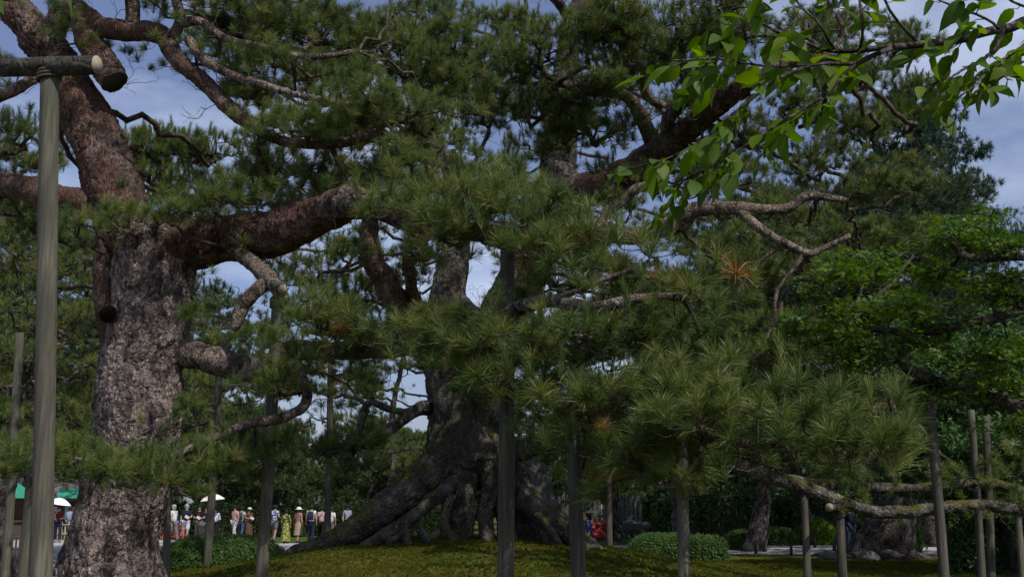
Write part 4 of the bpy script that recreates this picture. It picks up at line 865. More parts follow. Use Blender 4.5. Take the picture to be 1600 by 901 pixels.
gen_pine(1460, 47, 19.6, 4.6, 116, 'blue-green conifer rising behind the layered maple sprays', 'blue', 26, .3, 2.1, .34, m='needle_blue', shape='cone', name='conifer_tree', cat='conifer', group='tall conifers', cover=3)
gen_pine(1562, 50, 22, 4.4, 117, 'tallest blue-green conifer standing against the open sky', 'blue', 24, .28, 2.1, .32, m='needle_blue', shape='cone', name='conifer_tree', cat='conifer', group='tall conifers', cover=3)
gen_pine(1400, 58, 20, 5, 118, 'dark conifer behind the massive trunk', 'blue', 22, .25, 2.3, .34, m='needle_blue', shape='cone', name='conifer_tree', cat='conifer', group='tall conifers')
gen_pine(1590, 24, 5.6, 2.6, 119, 'glossy broadleaf evergreen behind the twin posts', 'shrub', 18, .16, 1.1, .12, m='shrub', shape='round', name='broadleaf_tree', cat='tree', group='broadleaf trees')
gen_pine(1480, 27, 5.8, 2.6, 120, 'glossy broadleaf evergreen behind the leaning post', 'shrub', 16, .3, 1.1, .12, m='shrub', shape='round', name='broadleaf_tree', cat='tree', group='broadleaf trees')
gen_pine(1560, 37, 9, 4.2, 121, 'dark pine above the glossy broadleaf evergreens', 'dark', 16, .3, 1.8, .24, m='needle_dark')
gen_pine(850, 64, 7.5, 4.2, 122, 'clipped pine behind the rounded stone monument', 'far', 14, .25, 2.2, .24, shape='round')
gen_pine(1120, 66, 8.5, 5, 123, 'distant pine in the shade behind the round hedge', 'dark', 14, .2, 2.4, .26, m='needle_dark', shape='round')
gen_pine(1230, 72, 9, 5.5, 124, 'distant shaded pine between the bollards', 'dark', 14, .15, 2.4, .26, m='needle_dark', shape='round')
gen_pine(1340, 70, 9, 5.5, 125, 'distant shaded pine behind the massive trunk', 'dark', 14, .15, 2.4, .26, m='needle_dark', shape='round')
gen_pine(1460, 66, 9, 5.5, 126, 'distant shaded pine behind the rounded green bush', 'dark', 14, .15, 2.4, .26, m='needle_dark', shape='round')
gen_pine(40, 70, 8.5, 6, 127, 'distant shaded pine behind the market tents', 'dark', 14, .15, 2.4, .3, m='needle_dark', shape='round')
gen_pine(760, 82, 7.5, 6, 128, 'distant rounded pine between the raised roots', 'far', 14, .15, 2.6, .3, shape='round')
# surface roots round the massive trunk
for k in range(7):
    a = k * .9; b = D_.base; r = 1.2 + .5 * (k % 3)
    D_.limb([(b[0] + math.cos(a) * .3, b[1] + math.sin(a) * .3, b[2] + .55, .26), (b[0] + math.cos(a) * .8, b[1] + math.sin(a) * .8, b[2] + .16, .18), (b[0] + math.cos(a + .2) * r, b[1] + math.sin(a + .2) * r, b[2] + .02, .10), (b[0] + math.cos(a + .3) * (r + .6), b[1] + math.sin(a + .3) * (r + .6), b[2] - .06, .05)], name='root', m='darkbark', sides=14, seed=200 + k, reg=False)
# far wood
rng = np.random.default_rng(9); n = 9000
tx = rng.uniform(-95, 95, n); hh = 4.6 + 2.2 * vnoise(np.stack([tx * .12, tx * 0, tx * 0], 1), 2) + 4.5 * smooth(8, 30, tx) + 3 * smooth(-18, -34, tx)
tz = hh * np.sqrt(rng.random(n)); pts = np.stack([tx, 112 + rng.uniform(-6, 6, n) + 3 * np.sin(tx), tz], 1); pts = pts[keep(pts)]
tag(scatter_obj('treeline', pts, np.array((0, -.5, 1.)) + rng.normal(size=(len(pts), 3)) * .3, rng.uniform(4, 7, len(pts)), rng.integers(0, 3, len(pts)), GN['far'], M['needle_far']), 'far wood of mixed pines closing the garden behind the lawn', 'treeline')

# ------------------------------------------------------------------ clipped hedges and bushes
def hedge(px, d, w, h, dep, label, gn='hedge', name='clipped_hedge', n=2600, seed=1, m='hedge', cat='hedge', s=1., grp='clipped hedges', flowers=0, cp=.55):
    x = X(px, d); z = gz(x, d); rng = np.random.default_rng(seed); t = thing(name, (x, d, z), label, cat, grp)
    nu, nv = 40, 14; u = np.linspace(0, 2 * math.pi, nu, endpoint=False); v = np.linspace(0, 1, nv)
    ph = v * math.pi / 2
    def surf(uu, pp, k=1.0):
        sx = np.sign(np.cos(uu)) * np.abs(np.cos(uu)) ** .8; sy = np.sign(np.sin(uu)) * np.abs(np.sin(uu)) ** .8
        c = np.cos(pp) ** cp; q = np.stack([sx * c * w / 2, sy * c * dep / 2, np.sin(pp) ** .85 * h], -1) * k
        return q * (1 + .16 * (fbm(q.reshape(-1, 3) * (1.6 / max(h, .6)) + seed, 3, seed).reshape(q.shape[:-1])[..., None] - .5))
    U, Pp = np.meshgrid(u, ph); q = surf(U, Pp, .93); q[0, :, 2] -= .1
    i = (np.arange(nv - 1)[:, None] * nu); k = np.arange(nu)[None]; k2 = (k + 1) % nu
    f = np.stack([i + k, i + k2, i + nu + k2, i + nu + k], -1).reshape(-1, 4)
    obj('twig_core', new_mesh('twig_core', q.reshape(-1, 3), f, [M['twig']]), t)
    uu = rng.random(n) * 6.283; pp = np.arcsin(rng.random(n) ** .9); p = surf(uu, pp, 1) * rng.uniform(.93, 1.02, n)[:, None]
    dr = p / (w / 2, dep / 2, h) ** np.array(1.) + rng.normal(size=(n, 3)) * .35 + (0, 0, .4)
    sc = s * rng.uniform(.7, 1.25, n)
    scatter_obj('crown', p, dr, sc, rng.integers(0, 4, n), GN[gn], M[m], t)
    if flowers:
        uu = rng.random(flowers) * 6.283; pp = np.arcsin(rng.random(flowers)); p = surf(uu, pp, 1.03)
        scatter_obj('blossom', p, p / (w / 2, dep / 2, h), s * rng.uniform(.8, 1.3, flowers), rng.integers(0, 2, flowers), GN['bloom'], M['azalea'], t)
    return t
hedge(354, 26, 3.1, .72, 2.0, 'long low clipped hedge with a ragged dark underside beside the dark leaning post', seed=1, n=5200, cp=1.0)
hedge(1036, 30.5, 1.95, .72, 1.6, 'round dense bright hedge standing by the gravel path', seed=2, n=3200, gn='hedge')
hedge(1098, 30.2, 1.15, .68, 1.2, 'smaller darker hedge dome joined to the round dense hedge', seed=3, n=1700)
hedge(938, 57, .95, .75, .9, 'azalea bush covered in red blossom in front of the stone balustrade', seed=4, n=500, flowers=420, name='azalea_bush', cat='bush', s=1.5, grp='azalea bushes')
hedge(822, 60, .8, 2.6, .8, 'tall azalea spray with red blossom beside the stone monument', seed=14, n=500, flowers=70, name='azalea_bush', cat='bush', s=1.6, grp='azalea bushes')
hedge(275, 58, .8, .6, .7, 'small orange-red azalea bush between the visitors by the path', seed=15, n=300, flowers=160, name='azalea_bush', cat='bush', s=1.5, grp='azalea bushes')
hedge(1275, 50, 1.6, .95, 1.4, 'lime green rounded bush lit by the sun beyond the path', 'lime', 'rounded_bush', 900, 5, 'limebush', 'bush', 1.3, 'rounded bushes')
hedge(1210, 49, 1.7, .7, 1.4, 'leafy low bush beside the lime green one', 'hedge', 'rounded_bush', 900, 6, 'hedge', 'bush', 1.6, 'rounded bushes')
hedge(1445, 52, 3.0, 1.1, 2.0, 'wide smooth green bush behind the massive trunk', 'hedge', 'rounded_bush', 1500, 7, 'hedge', 'bush', 1.6, 'rounded bushes')
hedge(1160, 44, 1.3, .7, 1.1, 'small dark clipped bush near the thin bollard', 'hedge', 'rounded_bush', 700, 8, 'hedge', 'bush', 1.5, 'rounded bushes')
hedge(1530, 25, 1.3, 1.15, 1.2, 'pale glossy broad-leaved shrub beside the twin posts', 'shrub', 'leafy_shrub', 420, 9, 'shrub', 'shrub', 1.1, 'shrubs')
hedge(1385, 41, 2.2, 1.3, 1.6, 'loose shrub in the shade of the massive trunk', 'shrub', 'leafy_shrub', 600, 10, 'shrub', 'shrub', 1.4, 'shrubs')
hedge(350, 63, 9, 1.75, 2, 'long dark clipped hedge wall behind the visitors', 'hedge_shaded', 'clipped_hedge', 4200, 11, 'hedge_shaded', 'hedge', 2.2)
hedge(480, 66, 8, 1.7, 3, 'tall loose hedge behind the visitors in hats', 'hedge_shaded', 'clipped_hedge', 3400, 12, 'hedge_shaded', 'hedge', 2.4)
hedge(620, 64, 7, 1.9, 3, 'broad hedge seen behind the raised roots', 'hedge_shaded', 'clipped_hedge', 3000, 13, 'hedge_shaded', 'hedge', 2.4)

for k, (px, d, w, h) in enumerate([(1120, 62, 7, 2.6), (1210, 66, 8, 3), (1320, 62, 8, 2.8), (1440, 64, 8, 3), (1560, 60, 8, 3.2), (1040, 70, 7, 2.6)]):
    hedge(px, d, w, h, 3, ['dark understorey thicket behind the round dense hedge', 'dark understorey thicket behind the leafy low bush', 'dark understorey thicket past the cradling post', 'dark understorey thicket behind the wide smooth bush', 'dark understorey thicket behind the twin slim posts', 'dark understorey thicket beyond the stone basin'][k], 'shrub', 'thicket', 1500, 70 + k, 'shrub', 'thicket', 2.0, 'understorey thickets')
# moss fronds over the mound
rng = np.random.default_rng(12); n = 90000
mxx = rng.uniform(-8.4, 13, n); my = 13.5 + 24 * rng.random(n) ** 1.7; ok = my < 31; mxx, my = mxx[ok], my[ok]
mz_ = terr(mxx, my); mp_ = np.stack([mxx, my, mz_ + .002], 1)
tag(scatter_obj('moss', mp_, np.array((0, 0, 1.)) + rng.normal(size=(len(mp_), 3)) * .3, rng.uniform(.45, 1.15, len(mp_)) * (.5 + my / 32), rng.integers(0, 4, len(mp_)), GN['moss'], M['mosstuft']), 'green and russet moss carpet over the mound and lawn under the pines', 'moss')

# ------------------------------------------------------------------ bollards, fences, stones, tents
def bollard(px, d, h, r, label):
    x = X(px, d); z = gz(x, d) if d < 39 else .0
    b = MB(); b.lathe((0, 0, -.1), [(r * 1.05, 0), (r, .1 + h * .9), (r * .92, .1 + h * .97), (r * .6, .1 + h)], 14)
    t = thing('bollard', (x, d, z), label, 'bollard', 'low dark bollards'); obj('stake', b.mesh('stake', [M['darkwood']], True), t)
    c = MB(); c.lathe((0, 0, h * .72), [(r * 1.06, 0), (r * 1.1, .02), (r * 1.06, .04)], 14, 0, False); obj('groove_ring', c.mesh('groove_ring', [M['post']], True), t)
for px, d, h, r, l in [(102, 24, .42, .055, 'short dark bollard on the gravel beside the scaly trunk'), (925, 37, .42, .05, 'dark bollard at the path edge by the stout post'), (921, 52.5, .42, .06, 'small bollard on the lawn under the person in jeans'),
                       (966, 52, .42, .06, 'small bollard on the lawn beside the azalea bush'), (1233, 37.5, .42, .05, 'thin bollard at the path edge before the lime bush'), (1462, 37, .45, .06, 'dark bollard beside the tall leaning post'), (1178, 40, .5, .06, 'dark bollard near the small clipped bush'),
                       (1300, 41, .5, .06, 'dark bollard behind the cradled mossy limb'), (1270, 46, .5, .06, 'dark bollard under the lime green bush'), (12, 30, .42, .05, 'dark bollard behind the thin slanting post')]:
    bollard(px, d, h, r, l)
def bamboo_fence(px0, px1, d, h, n, label):
    x0, x1 = X(px0, d), X(px1, d); t = thing('bamboo_fence', (x0, d, 0), label, 'fence', 'bamboo fences')
    L = x1 - x0; pk = MB(); pk.lathe((0, 0, -.05), [(.035, 0), (.033, h * .5), (.035, h), (.02, h + .05)], 10); me = pk.mesh('picket', [M['bamboo']], True)
    for k in range(n):
        o = obj('picket', me, t, (L * k / (n - 1), 0, 0)); o.scale = (1, 1, 1 if k % 2 == 0 else .82)
    for z in (.28, .62):
        r = MB(); r.tube([(-.1, -.05, h * z / .75), (L / 2, -.05, h * z / .75 + .01), (L + .1, -.05, h * z / .75)], .028, 10); obj('rail', r.mesh('rail', [M['bamboo']], True), t)
bamboo_fence(12, 36, 36, .85, 5, 'low bamboo fence between the slanting posts')
bamboo_fence(88, 132, 55, .95, 9, 'low bamboo fence across the end of the gravel path')
bamboo_fence(-60, 6, 40, .85, 8, 'low bamboo fence beside the slanting thin post')
def tent(px, d, w, h, label):
    x = X(px, d); t = thing('market_tent', (x, d, 0), label, 'tent', 'market tents')
    b = MB(); b.add([(-w / 2, -w / 2, h), (w / 2, -w / 2, h), (w / 2, w / 2, h), (-w / 2, w / 2, h), (-w * .3, 0, h + .8), (w * .3, 0, h + .8)], [(0, 1, 5, 4), (1, 2, 5), (2, 3, 4, 5), (3, 0, 4)]); b.box((0, -w / 2 - .02, h - .12), (w, .02, .28)); obj('canopy', b.mesh('canopy', [M['greencanvas']]), t)
    for sx in (-1, 1):
        for sy in (-1, 1):
            p = MB(); p.lathe((sx * w * .47, sy * w * .47, 0), [(.04, 0), (.04, h)], 10); obj('leg', p.mesh('leg', [M['stone']], True), t)
    c = MB(); c.box((0, 0, .45), (w * .8, w * .5, .9)); c.box((0, 0, .93), (w * .86, w * .56, .06)); obj('counter', c.mesh('counter', [M['brownwall']]), t)
    k = MB(); k.box((0, w * .4, 1.1), (w * .9, .05, 1.9)); obj('back_panel', k.mesh('back_panel', [M['brownwall']]), t)
tent(-2, 58, 3, 2.1, 'green canvas market tent half hidden by the slanting post')
# tea-house with a brown roof and green awning past the fence
x = X(132, 66); t = thing('tea_house', (x, 66, 0), 'small brown tea house with a green awning behind the bamboo fence', 'building')
b = MB(); b.box((0, 0, 1.2), (4.2, 3, 2.4)); obj('wall', b.mesh('wall', [M['brownwall']]), t)
b = MB(); b.add([(-2.6, -2, 2.1), (2.6, -2, 2.1), (2.6, 2, 2.1), (-2.6, 2, 2.1), (-2, 0, 3.1), (2, 0, 3.1)], [(0, 1, 5, 4), (1, 2, 5), (2, 3, 4, 5), (3, 0, 4), (3, 2, 1, 0)]); obj('roof', b.mesh('roof', [plain('brown_tiles', (.16, .12, .10))]), t)
b = MB(); b.add([(-.7, -2.05, 2.75), (.8, -2.05, 2.75), (.8, -2.6, 2.2), (-.7, -2.6, 2.2), (-.7, -2.05, 2.68), (.8, -2.05, 2.68), (.8, -2.6, 2.13), (-.7, -2.6, 2.13)], [(0, 1, 2, 3), (7, 6, 5, 4), (3, 2, 6, 7), (0, 3, 7, 4), (1, 5, 6, 2), (0, 4, 5, 1)]); obj('awning', b.mesh('awning', [M['greencanvas']]), t)
for k in range(3):
    b = MB(); b.box((-1.3 + k * 1.1, -1.53, 1.3), (.8, .06, .9)); w = obj('window', b.mesh('window', [M['darkwood']]), t)
    b = MB(); b.box((-1.3 + k * 1.1, -1.57, 1.3), (.66, .03, .76)); obj('pane', b.mesh('pane', [plain('paper_pane', (.5, .5, .48))]), w)
# stone balustrade
d = 62; x0, x1 = X(852, d), X(1000, d); t = thing('stone_balustrade', (x0, d, 0), 'grey stone balustrade of square posts above a rubble base', 'balustrade')
L = x1 - x0; b = MB(); b.box((0, 0, .45), (.19, .2, 1.7), 0, 0, .92); me = b.mesh('post', [M['stone']])
npost = 22
for k in range(npost): obj('post', me, t, (L * k / (npost - 1), 0, 1.15), (0, 0, 0), (1, 1, .88 + .2 * (k % 4 == 0)))
for z in (1.15, 2.02):
    b = MB(); b.box((L / 2, .01, z), (L + .3, .14, .14)); obj('rail', b.mesh('rail', [M['stone']]), t)
rg = np.random.default_rng(3); bx = MB()
def rock(rg, r):
    bm = bmesh.new(); bmesh.ops.create_icosphere(bm, subdivisions=2, radius=1); v = np.array([k.co[:] for k in bm.verts]); f = [tuple(q.index for q in p.verts) for p in bm.faces]; bm.free()
    v = v * (r * rg.uniform(.8, 1.3, 3)); v = v * (1 + .5 * (fbm(v * 1.4 / max(r, .1) + rg.random() * 50, 3, 2) - .5))[:, None]; return v, f
rms = []
for k in range(5):
    v, f = rock(rg, .5); rms.append(new_mesh('base_stone', v, f, [M['stone']]))
for k in range(16): obj('base_stone', rms[k % 5], t, (L * k / 15 + rg.normal() * .1, -.35 + rg.normal() * .1, .28 + .3 * (k % 2)), (rg.random() * 3, rg.random() * 3, rg.random() * 3), (.9, .7, .8))
x = X(834, 58); t = thing('stone_monument', (x, 58, 0), 'tall grey round-topped stone slab on a pile of boulders', 'monument')
pr = [(math.cos(a) * .95, 3.1 + math.sin(a) * .95) for a in np.linspace(0, math.pi, 15)] + [(-1.0, 1.3), (1.0, 1.3)]
n = len(pr); v = [(a, -.2, z) for a, z in pr] + [(a, .2, z) for a, z in pr]; f = [tuple(range(n - 1, -1, -1)), tuple(range(n, 2 * n))] + [(k, (k + 1) % n, n + (k + 1) % n, n + k) for k in range(n)]
obj('slab', new_mesh('slab', v, f, [M['stone']], False), t)
for k in range(11): obj('boulder', rms[k % 5], t, (-1.3 + k * .27, -.3 + .3 * rg.normal(), .35 + .55 * (k % 3)), (rg.random() * 3, rg.random() * 3, rg.random() * 3), (1.25, 1.1, 1.1))
x = X(986, 57); t = thing('stone_basin', (x, 57, 0), 'low dark stone basin on two feet beside the azalea bush', 'basin')
b = MB(); b.lathe((0, 0, .35), [(.38, 0), (.5, .2), (.52, .45), (.42, .45), (.36, .2)], 18, 0, False); b.lathe((0, 0, .35), [(.37, .0), (.37, .18)], 18); obj('bowl', b.mesh('bowl', [M['stone']], False), t)
for s in (-1, 1):
    b = MB(); b.box((s * .26, 0, .17), (.16, .4, .38)); obj('foot', b.mesh('foot', [M['stone']]), t)
for px, d, s, l in [(75, 27, .35, 'pale rounded edging stone beside the gravel behind the thick post'), (150, 40, .3, 'small edging stone by the gravel path'), (1290, 32, .3, 'small pale stone on the moss by the cradling post'), (1352, 31.5, .33, 'pale flat stone at the foot of the massive trunk'), (20, 31, .4, 'square edging stone under the bamboo fence')]:
    x = X(px, d); v, f = rock(rg, s); v[:, 2] *= .5; tag(obj('edging_stone', new_mesh('edging_stone', v, f, [M['stone']]), None, (x, d, gz(x, d) + .06)), l, 'stone', 'edging stones')

# ------------------------------------------------------------------ visitors
SKIN = plain('skin', (.42, .26, .19), .6, .3, .08); HAIRG = plain('grey_hair', (.42, .41, .40)); HAIRB = plain('black_hair', (.02, .017, .015)); SHOE = plain('shoe', (.5, .5, .48)); SHOED = plain('dark_shoe', (.04, .04, .045)); EYE = plain('eye', (.02, .02, .02), .3)
def fabric(c, c2=None, sc=9, thr=.5):
    def fn(t, b):
        if c2: col = ramp(t, noise(t, sc, 2, objco(t)), [(thr - .03, c), (thr + .03, c2)])
        else: col = ramp(t, noise(t, 12, 3, objco(t)), [(.3, tuple(k * .82 for k in c)), (.7, c)])
        t.links.new(col, b.inputs['Base Color']); bump(t, b, noise(t, 9, 3, objco(t)), .02, .5)
    return mat('fabric', fn, .9, .1)
def skin_obj(name, verts, edges, m, parent, root=0, sub=2):
    me = bpy.data.meshes.new(name); me.from_pydata([v[:3] for v in verts], edges, []); me.materials.append(m)
    o = obj(name, me, parent); md = o.modifiers.new('skin', 'SKIN'); md.use_smooth_shade = True; md.use_x_symmetry = False
    for k, v in enumerate(verts):
        s = me.skin_vertices[0].data[k]; s.radius = (v[3], v[4] if len(v) > 4 else v[3]); s.use_root = (k == root)
    o.modifiers.new('subsurf', 'SUBSURF').render_levels = sub; o.modifiers['subsurf'].levels = 1
    return o
def person(px, d, label, rz=0, H=1.68, top=None, bottom=None, btype='trousers', hair=HAIRB, hat=None, hatm=None, bag=None, bagm=None, stride=.12, arms=('down', 'down'), shoe=SHOED, sleeve=.55, zoff=0., lean=0.):
    k = H / 1.68; t = thing('person', (X(px, d), d, zoff + .012), label, 'person', 'garden visitors', rz); t.scale = (k, k, k)
    V = [(0, 0, .95, .125), (0, lean * .3, 1.12, .115), (0, lean * .8, 1.30, .135), (0, lean, 1.42, .08), (0, lean - .005, 1.47, .052), (0, lean - .02, 1.55, .082), (0, lean - .02, 1.62, .075), (0, lean - .11, 1.545, .014)]
    E = [(0, 1), (1, 2), (2, 3), (3, 4), (4, 5), (5, 6), (5, 7)]
    hands = []; armj = []
    for s, pose in ((-1, arms[0]), (1, arms[1])):
        sh = (s * .165, lean * .9, 1.38, .06); el = {'down': (s * .225, .03, 1.12, .043), 'hold': (s * .235, .0, 1.13, .043), 'up': (s * .24, -.1, 1.2, .043), 'hip': (s * .29, .05, 1.14, .043)}[pose]
        wr = {'down': (s * .225, -.05, .89, .028), 'hold': (s * .11, -.23, 1.12, .028), 'up': (s * .13, -.24, 1.42, .028), 'hip': (s * .17, -.05, .98, .028)}[pose]
        n = len(V); V += [sh, el, wr]; E += [(2, n), (n, n + 1), (n + 1, n + 2)]; armj.append((sh, el, wr))
        w, e = np.array(wr[:3]), np.array(el[:3]); dr = (w - e) / np.linalg.norm(w - e); sd = np.array((0, 1., 0)) if abs(dr[1]) < .7 else np.array((1., 0, 0))
        pm = w + dr * .06; V.append((*pm, .03)); E.append((n + 2, n + 3)); pi = n + 3
        for fi in range(5):
            off = (fi - 1.5) * .018 if fi < 4 else -.045; ln = (.07, .08, .075, .06, .04)[fi]; q = len(V)
            a = pm + sd * off + dr * (.03 if fi < 4 else 0.0); c = a + dr * ln * .6 + sd * off * .2; 
            V += [(*a, .0095), (*c, .008)]; E += [(pi, q), (q, q + 1)]
        hands.append(pm)
    legs = []
    for s in (-1, 1):
        n = len(V); fy = -s * stride
        hp = (s * .085, 0, .90, .092); knj = (s * .095, fy * .5 - .03, .50, .062); an = (s * .10, fy + .03, .09, .04); toe = (s * .115, fy - .13, .045, .036)
        V += [hp, knj, an, toe]; E += [(0, n), (n, n + 1), (n + 1, n + 2), (n + 2, n + 3)]; legs.append((hp, knj, an, toe))
    skin_obj('body', V, E, SKIN, t)
    top = top or fabric((.5, .5, .5)); bottom = bottom or fabric((.05, .05, .07))
    TV = [(0, 0, .90, .148), (0, lean * .3, 1.12, .142), (0, lean * .8, 1.30, .16), (0, lean, 1.41, .09)]; TE = [(0, 1), (1, 2), (2, 3)]
    for sh, el, wr in armj:
        n = len(TV); e = tuple(np.array(sh[:3]) + (np.array(el[:3]) - np.array(sh[:3])) * min(1, sleeve * 1.3)); TV += [(*sh[:3], .078), (*e, .066)]; TE += [(2, n), (n, n + 1)]
        if sleeve > .9: TV.append((*wr[:3], .046)); TE.append((n + 1, n + 2))
    skin_obj('shirt', TV, TE, top, t)
    if btype in ('trousers', 'shorts'):
        BV = [(0, 0, .96, .145)]; BE = []
        for hp, kj, an, toe in legs:
            n = len(BV)
            if btype == 'trousers': BV += [(*hp[:3], .11), (*kj[:3], .082), (an[0], an[1], .11, .066)]; BE += [(0, n), (n, n + 1), (n + 1, n + 2)]
            else: BV += [(*hp[:3], .115), (kj[0], kj[1], .53, .095)]; BE += [(0, n), (n, n + 1)]
        skin_obj(btype, BV, BE, bottom, t)
    else:
        zb = .12 if btype == 'robe' else .38; b = MB(); n = 20
        prof = [(.15, 1.0), (.175, .9), (.20, .7), (.225, .45), (.25, zb)]
        v = []; f = []
        for j, (r, z) in enumerate(prof):
            for q in range(n): a = 2 * math.pi * q / n; rr = r * (1 + .07 * math.sin(a * 6) * j / 4); v.append((rr * math.cos(a), rr * .85 * math.sin(a), z))
        for j in range(len(prof) - 1): f += [(j * n + q, j * n + (q + 1) % n, (j + 1) * n + (q + 1) % n, (j + 1) * n + q) for q in range(n)]
        b.add(v, f); obj('skirt', b.mesh('skirt', [bottom], True), t)
    for hp, kj, an, toe in legs:
        b = MB(); c = (np.array(an[:3]) + np.array(toe[:3])) / 2
        b.box((c[0], c[1] + .01, .03), (.085, .25, .06)); b.box((c[0], c[1] + .06, .085), (.08, .13, .07), 0, 0, .8); obj('shoe', b.mesh('shoe', [shoe], True), t)
    hd = np.array((0, lean - .02, 1.575))
    bm = bmesh.new(); bmesh.ops.create_uvsphere(bm, u_segments=16, v_segments=10, radius=.104)
    for v in bm.verts:
        v.co.z *= 1.12
        if v.co.y < -.02 and v.co.z < .035: v.co.y = -.02
        v.co.y = v.co.y * 1.05 + .014; v.co.z += .025
    me = bpy.data.meshes.new('hair'); bm.to_mesh(me); bm.free(); me.materials.append(hair); me.polygons.foreach_set('use_smooth', [True] * len(me.polygons)); obj('hair', me, t, tuple(hd))
    for s in (-1, 1):
        bm = bmesh.new(); bmesh.ops.create_uvsphere(bm, u_segments=8, v_segments=6, radius=.011); me = bpy.data.meshes.new('eye'); bm.to_mesh(me); bm.free(); me.materials.append(EYE); obj('eye', me, t, (s * .032, lean - .098, 1.565))
    if hat:
        b = MB()
        if hat == 'cap': b.lathe(tuple(hd + (0, .01, .04)), [(.112, 0), (.112, .05), (.09, .095), (.03, .115)], 18); b.box(tuple(hd + (0, -.15, .05)), (.15, .12, .012))
        else: b.lathe(tuple(hd + (0, .01, .035)), [(.21, -.01), (.205, .0), (.115, .02), (.108, .09), (.05, .12)], 20)
        obj('hat', b.mesh('hat', [hatm or top], True), t)
    if bag == 'backpack':
        b = MB(); b.lathe((0, .2, 1.02), [(.05, 0), (.13, .03), (.145, .2), (.12, .36), (.05, .4)], 16); o = obj('backpack', b.mesh('backpack', [bagm], True), t); o.scale = (1.05, .75, 1); o.location.y = .03
        for s in (-1, 1):
            c = MB(); c.tube(catmull([(s * .1, .16, 1.4), (s * .11, 0, 1.47), (s * .12, -.14, 1.34), (s * .13, -.12, 1.15), (s * .12, .1, 1.06)], .05), .014, 6); obj('strap', c.mesh('strap', [bagm], True), t)
    elif bag == 'shoulder':
        b = MB(); b.box((.2, -.03, .9), (.09, .24, .22), 0, 0, .8); o = obj('shoulder_bag', b.mesh('shoulder_bag', [bagm], True), t)
        c = MB(); c.tube(catmull([(.2, -.03, 1.0), (.12, -.17, 1.2), (-.07, -.12, 1.46), (-.1, .12, 1.38), (.1, .17, 1.15), (.2, .05, 1.0)], .06), .013, 6); obj('strap', c.mesh('strap', [bagm], True), t)
    t['_'] = 0; del t['_']
    M4 = Matrix.Translation(t.location) @ Matrix.Rotation(rz, 4, 'Z') @ Matrix.Scale(k, 4)
    return t, [M4 @ Vector(h) for h in hands]
PAPER = plain('paper', (.5, .5, .48))
def sheet(hands, label):
    c = (hands[0] + hands[1]) / 2; b = MB(); b.box((0, 0, 0), (.2, .14, .006)); b.box((0, -.012, .006), (.18, .012, .004)); o = obj('paper_map', b.mesh('paper_map', [PAPER]), None, tuple(c + Vector((0, -.05, .02))), (R(62), .5, .4)); tag(o, label, 'map', 'maps held by visitors')
def parasol(hand, label, c, r=.5, h=.85, tilt=(0, .12, 0)):
    t = tag(obj('parasol', None, None, tuple(hand), tilt), label, 'parasol', 'white parasols'); b = MB(); n = 8; v = []; f = []
    rings = [(.0, .30), (.25, .285), (.55, .21), (.8, .11), (1.0, .0)]
    for q, z in rings:
        for k in range(24):
            a = 2 * math.pi * k / 24; s = 1 - .05 * q * (k % 3 == 1); v.append((r * q * s * math.cos(a), r * q * s * math.sin(a), h - .3 + z * (1 if k % 3 else .96)))
    for j in range(4): f += [(j * 24 + k, j * 24 + (k + 1) % 24, (j + 1) * 24 + (k + 1) % 24, (j + 1) * 24 + k) for k in range(24)]
    b.add(v, f); obj('canopy', b.mesh('canopy', [c], True), t)
    b = MB(); b.lathe((0, 0, -.06), [(.016, 0), (.016, .12), (.007, .13), (.007, h + .07), (.004, h + .1)], 8); obj('shaft', b.mesh('shaft', [M['darkwood']], True), t)
    for k in range(8):
        a = 2 * math.pi * k / 8; b = MB(); b.tube([(0, 0, h - .02), (r * .55 * math.cos(a), r * .55 * math.sin(a), h - .1), (r * .98 * math.cos(a), r * .98 * math.sin(a), h - .3)], .004, 4); obj('rib', b.mesh('rib', [M['stone']], True), t)
WHITE = fabric((.72, .72, .72)); NAVY = fabric((.02, .025, .05)); BLACK = fabric((.015, .015, .017)); GREYP = fabric((.16, .16, .18)); CREAM = fabric((.75, .74, .66)); BROWN = fabric((.12, .07, .05)); DENIM = fabric((.07, .10, .18)); PINK = fabric((.55, .33, .32)); BEIGE = fabric((.40, .32, .22)); KHAKI = fabric((.22, .22, .17))
BAGN = fabric((.03, .035, .06)); BAGR = fabric((.5, .04, .03)); BAGB = fabric((.03, .16, .30))
P1, h1 = person(93, 53, 'person in a dark red top under a white parasol beside the thick crossbar post', .5, 1.66, fabric((.16, .03, .03)), NAVY, hair=HAIRB, arms=('up', 'hold'), sleeve=.5)
parasol(h1[0], 'white parasol held over the person in the dark red top', plain('white_parasol', (.8, .8, .84)), .55, .62, (0, .15, 0))
person(110, 60, 'visitor in a light blue shirt behind the bamboo fence', 3.0, 1.62, fabric((.35, .42, .62)), GREYP)
person(272, 51, 'visitor walking in a white polo shirt and grey trousers with a blue bag', 1.2, 1.72, WHITE, GREYP, hair=HAIRG, bag='shoulder', bagm=BAGB, stride=.22)
_, hh2 = person(292, 52.5, 'visitor in a navy shirt and white shorts reading a map', .15, 1.74, NAVY, fabric((.6, .6, .64)), 'shorts', HAIRG, arms=('down', 'hold'), shoe=SHOE)
sheet([hh2[1], hh2[1]], 'folded paper in the hand of the visitor in white shorts')
_, hh3 = person(312, 53, 'visitor in a black shirt with a red print and faded trousers', .25, 1.68, fabric((.015, .013, .013), (.40, .05, .04), 4, .66), KHAKI, arms=('hold', 'hold'))
sheet(hh3, 'folded paper held by the visitor in the black shirt')
person(323, 54, 'visitor in a navy top half hidden by the dark leaning post', -.2, 1.6, NAVY, GREYP)
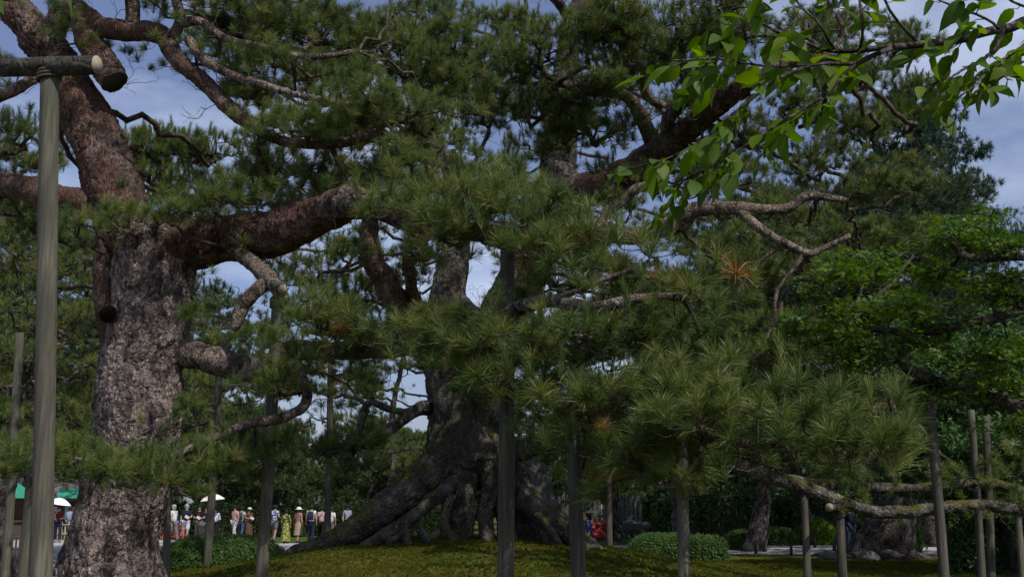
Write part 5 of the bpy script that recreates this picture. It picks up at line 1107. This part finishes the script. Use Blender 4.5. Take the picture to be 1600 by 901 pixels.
P7, h7 = person(337, 52, 'visitor in a blue floral blouse and black skirt beneath a cream parasol', .3, 1.6, fabric((.55, .58, .72), (.12, .16, .36), 14), BLACK, 'robe', HAIRB, arms=('up', 'hold'), sleeve=.95)
parasol(h7[0], 'cream parasol over the visitor in the blue floral blouse', plain('cream_parasol', (.82, .80, .70)), .58, .85, (0, -.12, 0))
person(368, 57, 'visitor in a pink shirt, pale trousers and dark cap', -.6, 1.68, PINK, fabric((.55, .55, .55)), hat='cap', hatm=NAVY, stride=.16)
person(378, 58, 'visitor seen from behind carrying a dark grey backpack', 2.9, 1.64, fabric((.4, .42, .45)), DENIM, bag='backpack', bagm=fabric((.06, .065, .075)), arms=('down', 'up'))
_, hh4 = person(390, 58, 'visitor in a brown dress and white cap', .9, 1.58, BROWN, BROWN, 'robe', hat='cap', hatm=WHITE, arms=('hold', 'hold'))
sheet(hh4, 'white paper held by the visitor in the brown dress')
person(430, 54, 'visitor in a blue and white patterned shirt and grey shorts', 2.7, 1.72, fabric((.62, .64, .74), (.08, .11, .30), 13), GREYP, 'shorts', arms=('hold', 'hold'))
person(448, 51.5, 'visitor in a yellow-green floral robe seen from behind', 3.0, 1.5, fabric((.34, .36, .11), (.05, .07, .025), 13, .47), fabric((.36, .38, .11), (.08, .11, .03), 13, .5), 'robe', sleeve=.95)
person(467, 52, 'visitor in a wide white hat and beige skirt with a red bag', 2.6, 1.6, fabric((.30, .22, .17)), BEIGE, 'skirt', hat='brim', hatm=WHITE, bag='shoulder', bagm=BAGR)
person(487, 51.5, 'visitor in a white shirt and dark trousers wearing a navy backpack', 3.1, 1.72, WHITE, NAVY, bag='backpack', bagm=BAGN, sleeve=.3)
person(503, 54, 'visitor in a pale pink top with a crossing shoulder strap', 2.9, 1.64, fabric((.62, .46, .42)), BLACK, bag='shoulder', bagm=BLACK)
person(518, 55, 'visitor in a white shirt behind the thin post by the big root', 2.9, 1.6, WHITE, GREYP)
person(543, 58, 'visitor in a dark cap peering over the mossy root', .5, 1.72, fabric((.3, .3, .42)), NAVY, hat='cap', hatm=NAVY)
person(856, 54, 'visitor in a black and white spotted shirt and red cap behind the roots', -.7, 1.78, fabric((.75, .75, .75), (.03, .03, .03), 10), BLACK, hat='cap', hatm=fabric((.5, .12, .12)), arms=('up', 'down'))
person(812, 55, 'visitor in white glimpsed between the raised roots', .2, 1.6, WHITE, GREYP)
person(920, 56, 'visitor in a dark shirt and blue jeans behind the stout post', 1.0, 1.6, BLACK, fabric((.05, .09, .30)), hat=None)
person(1327, 43, 'visitor in a dark navy jacket beside the massive trunk', .4, 1.66, NAVY, DENIM, sleeve=.95)
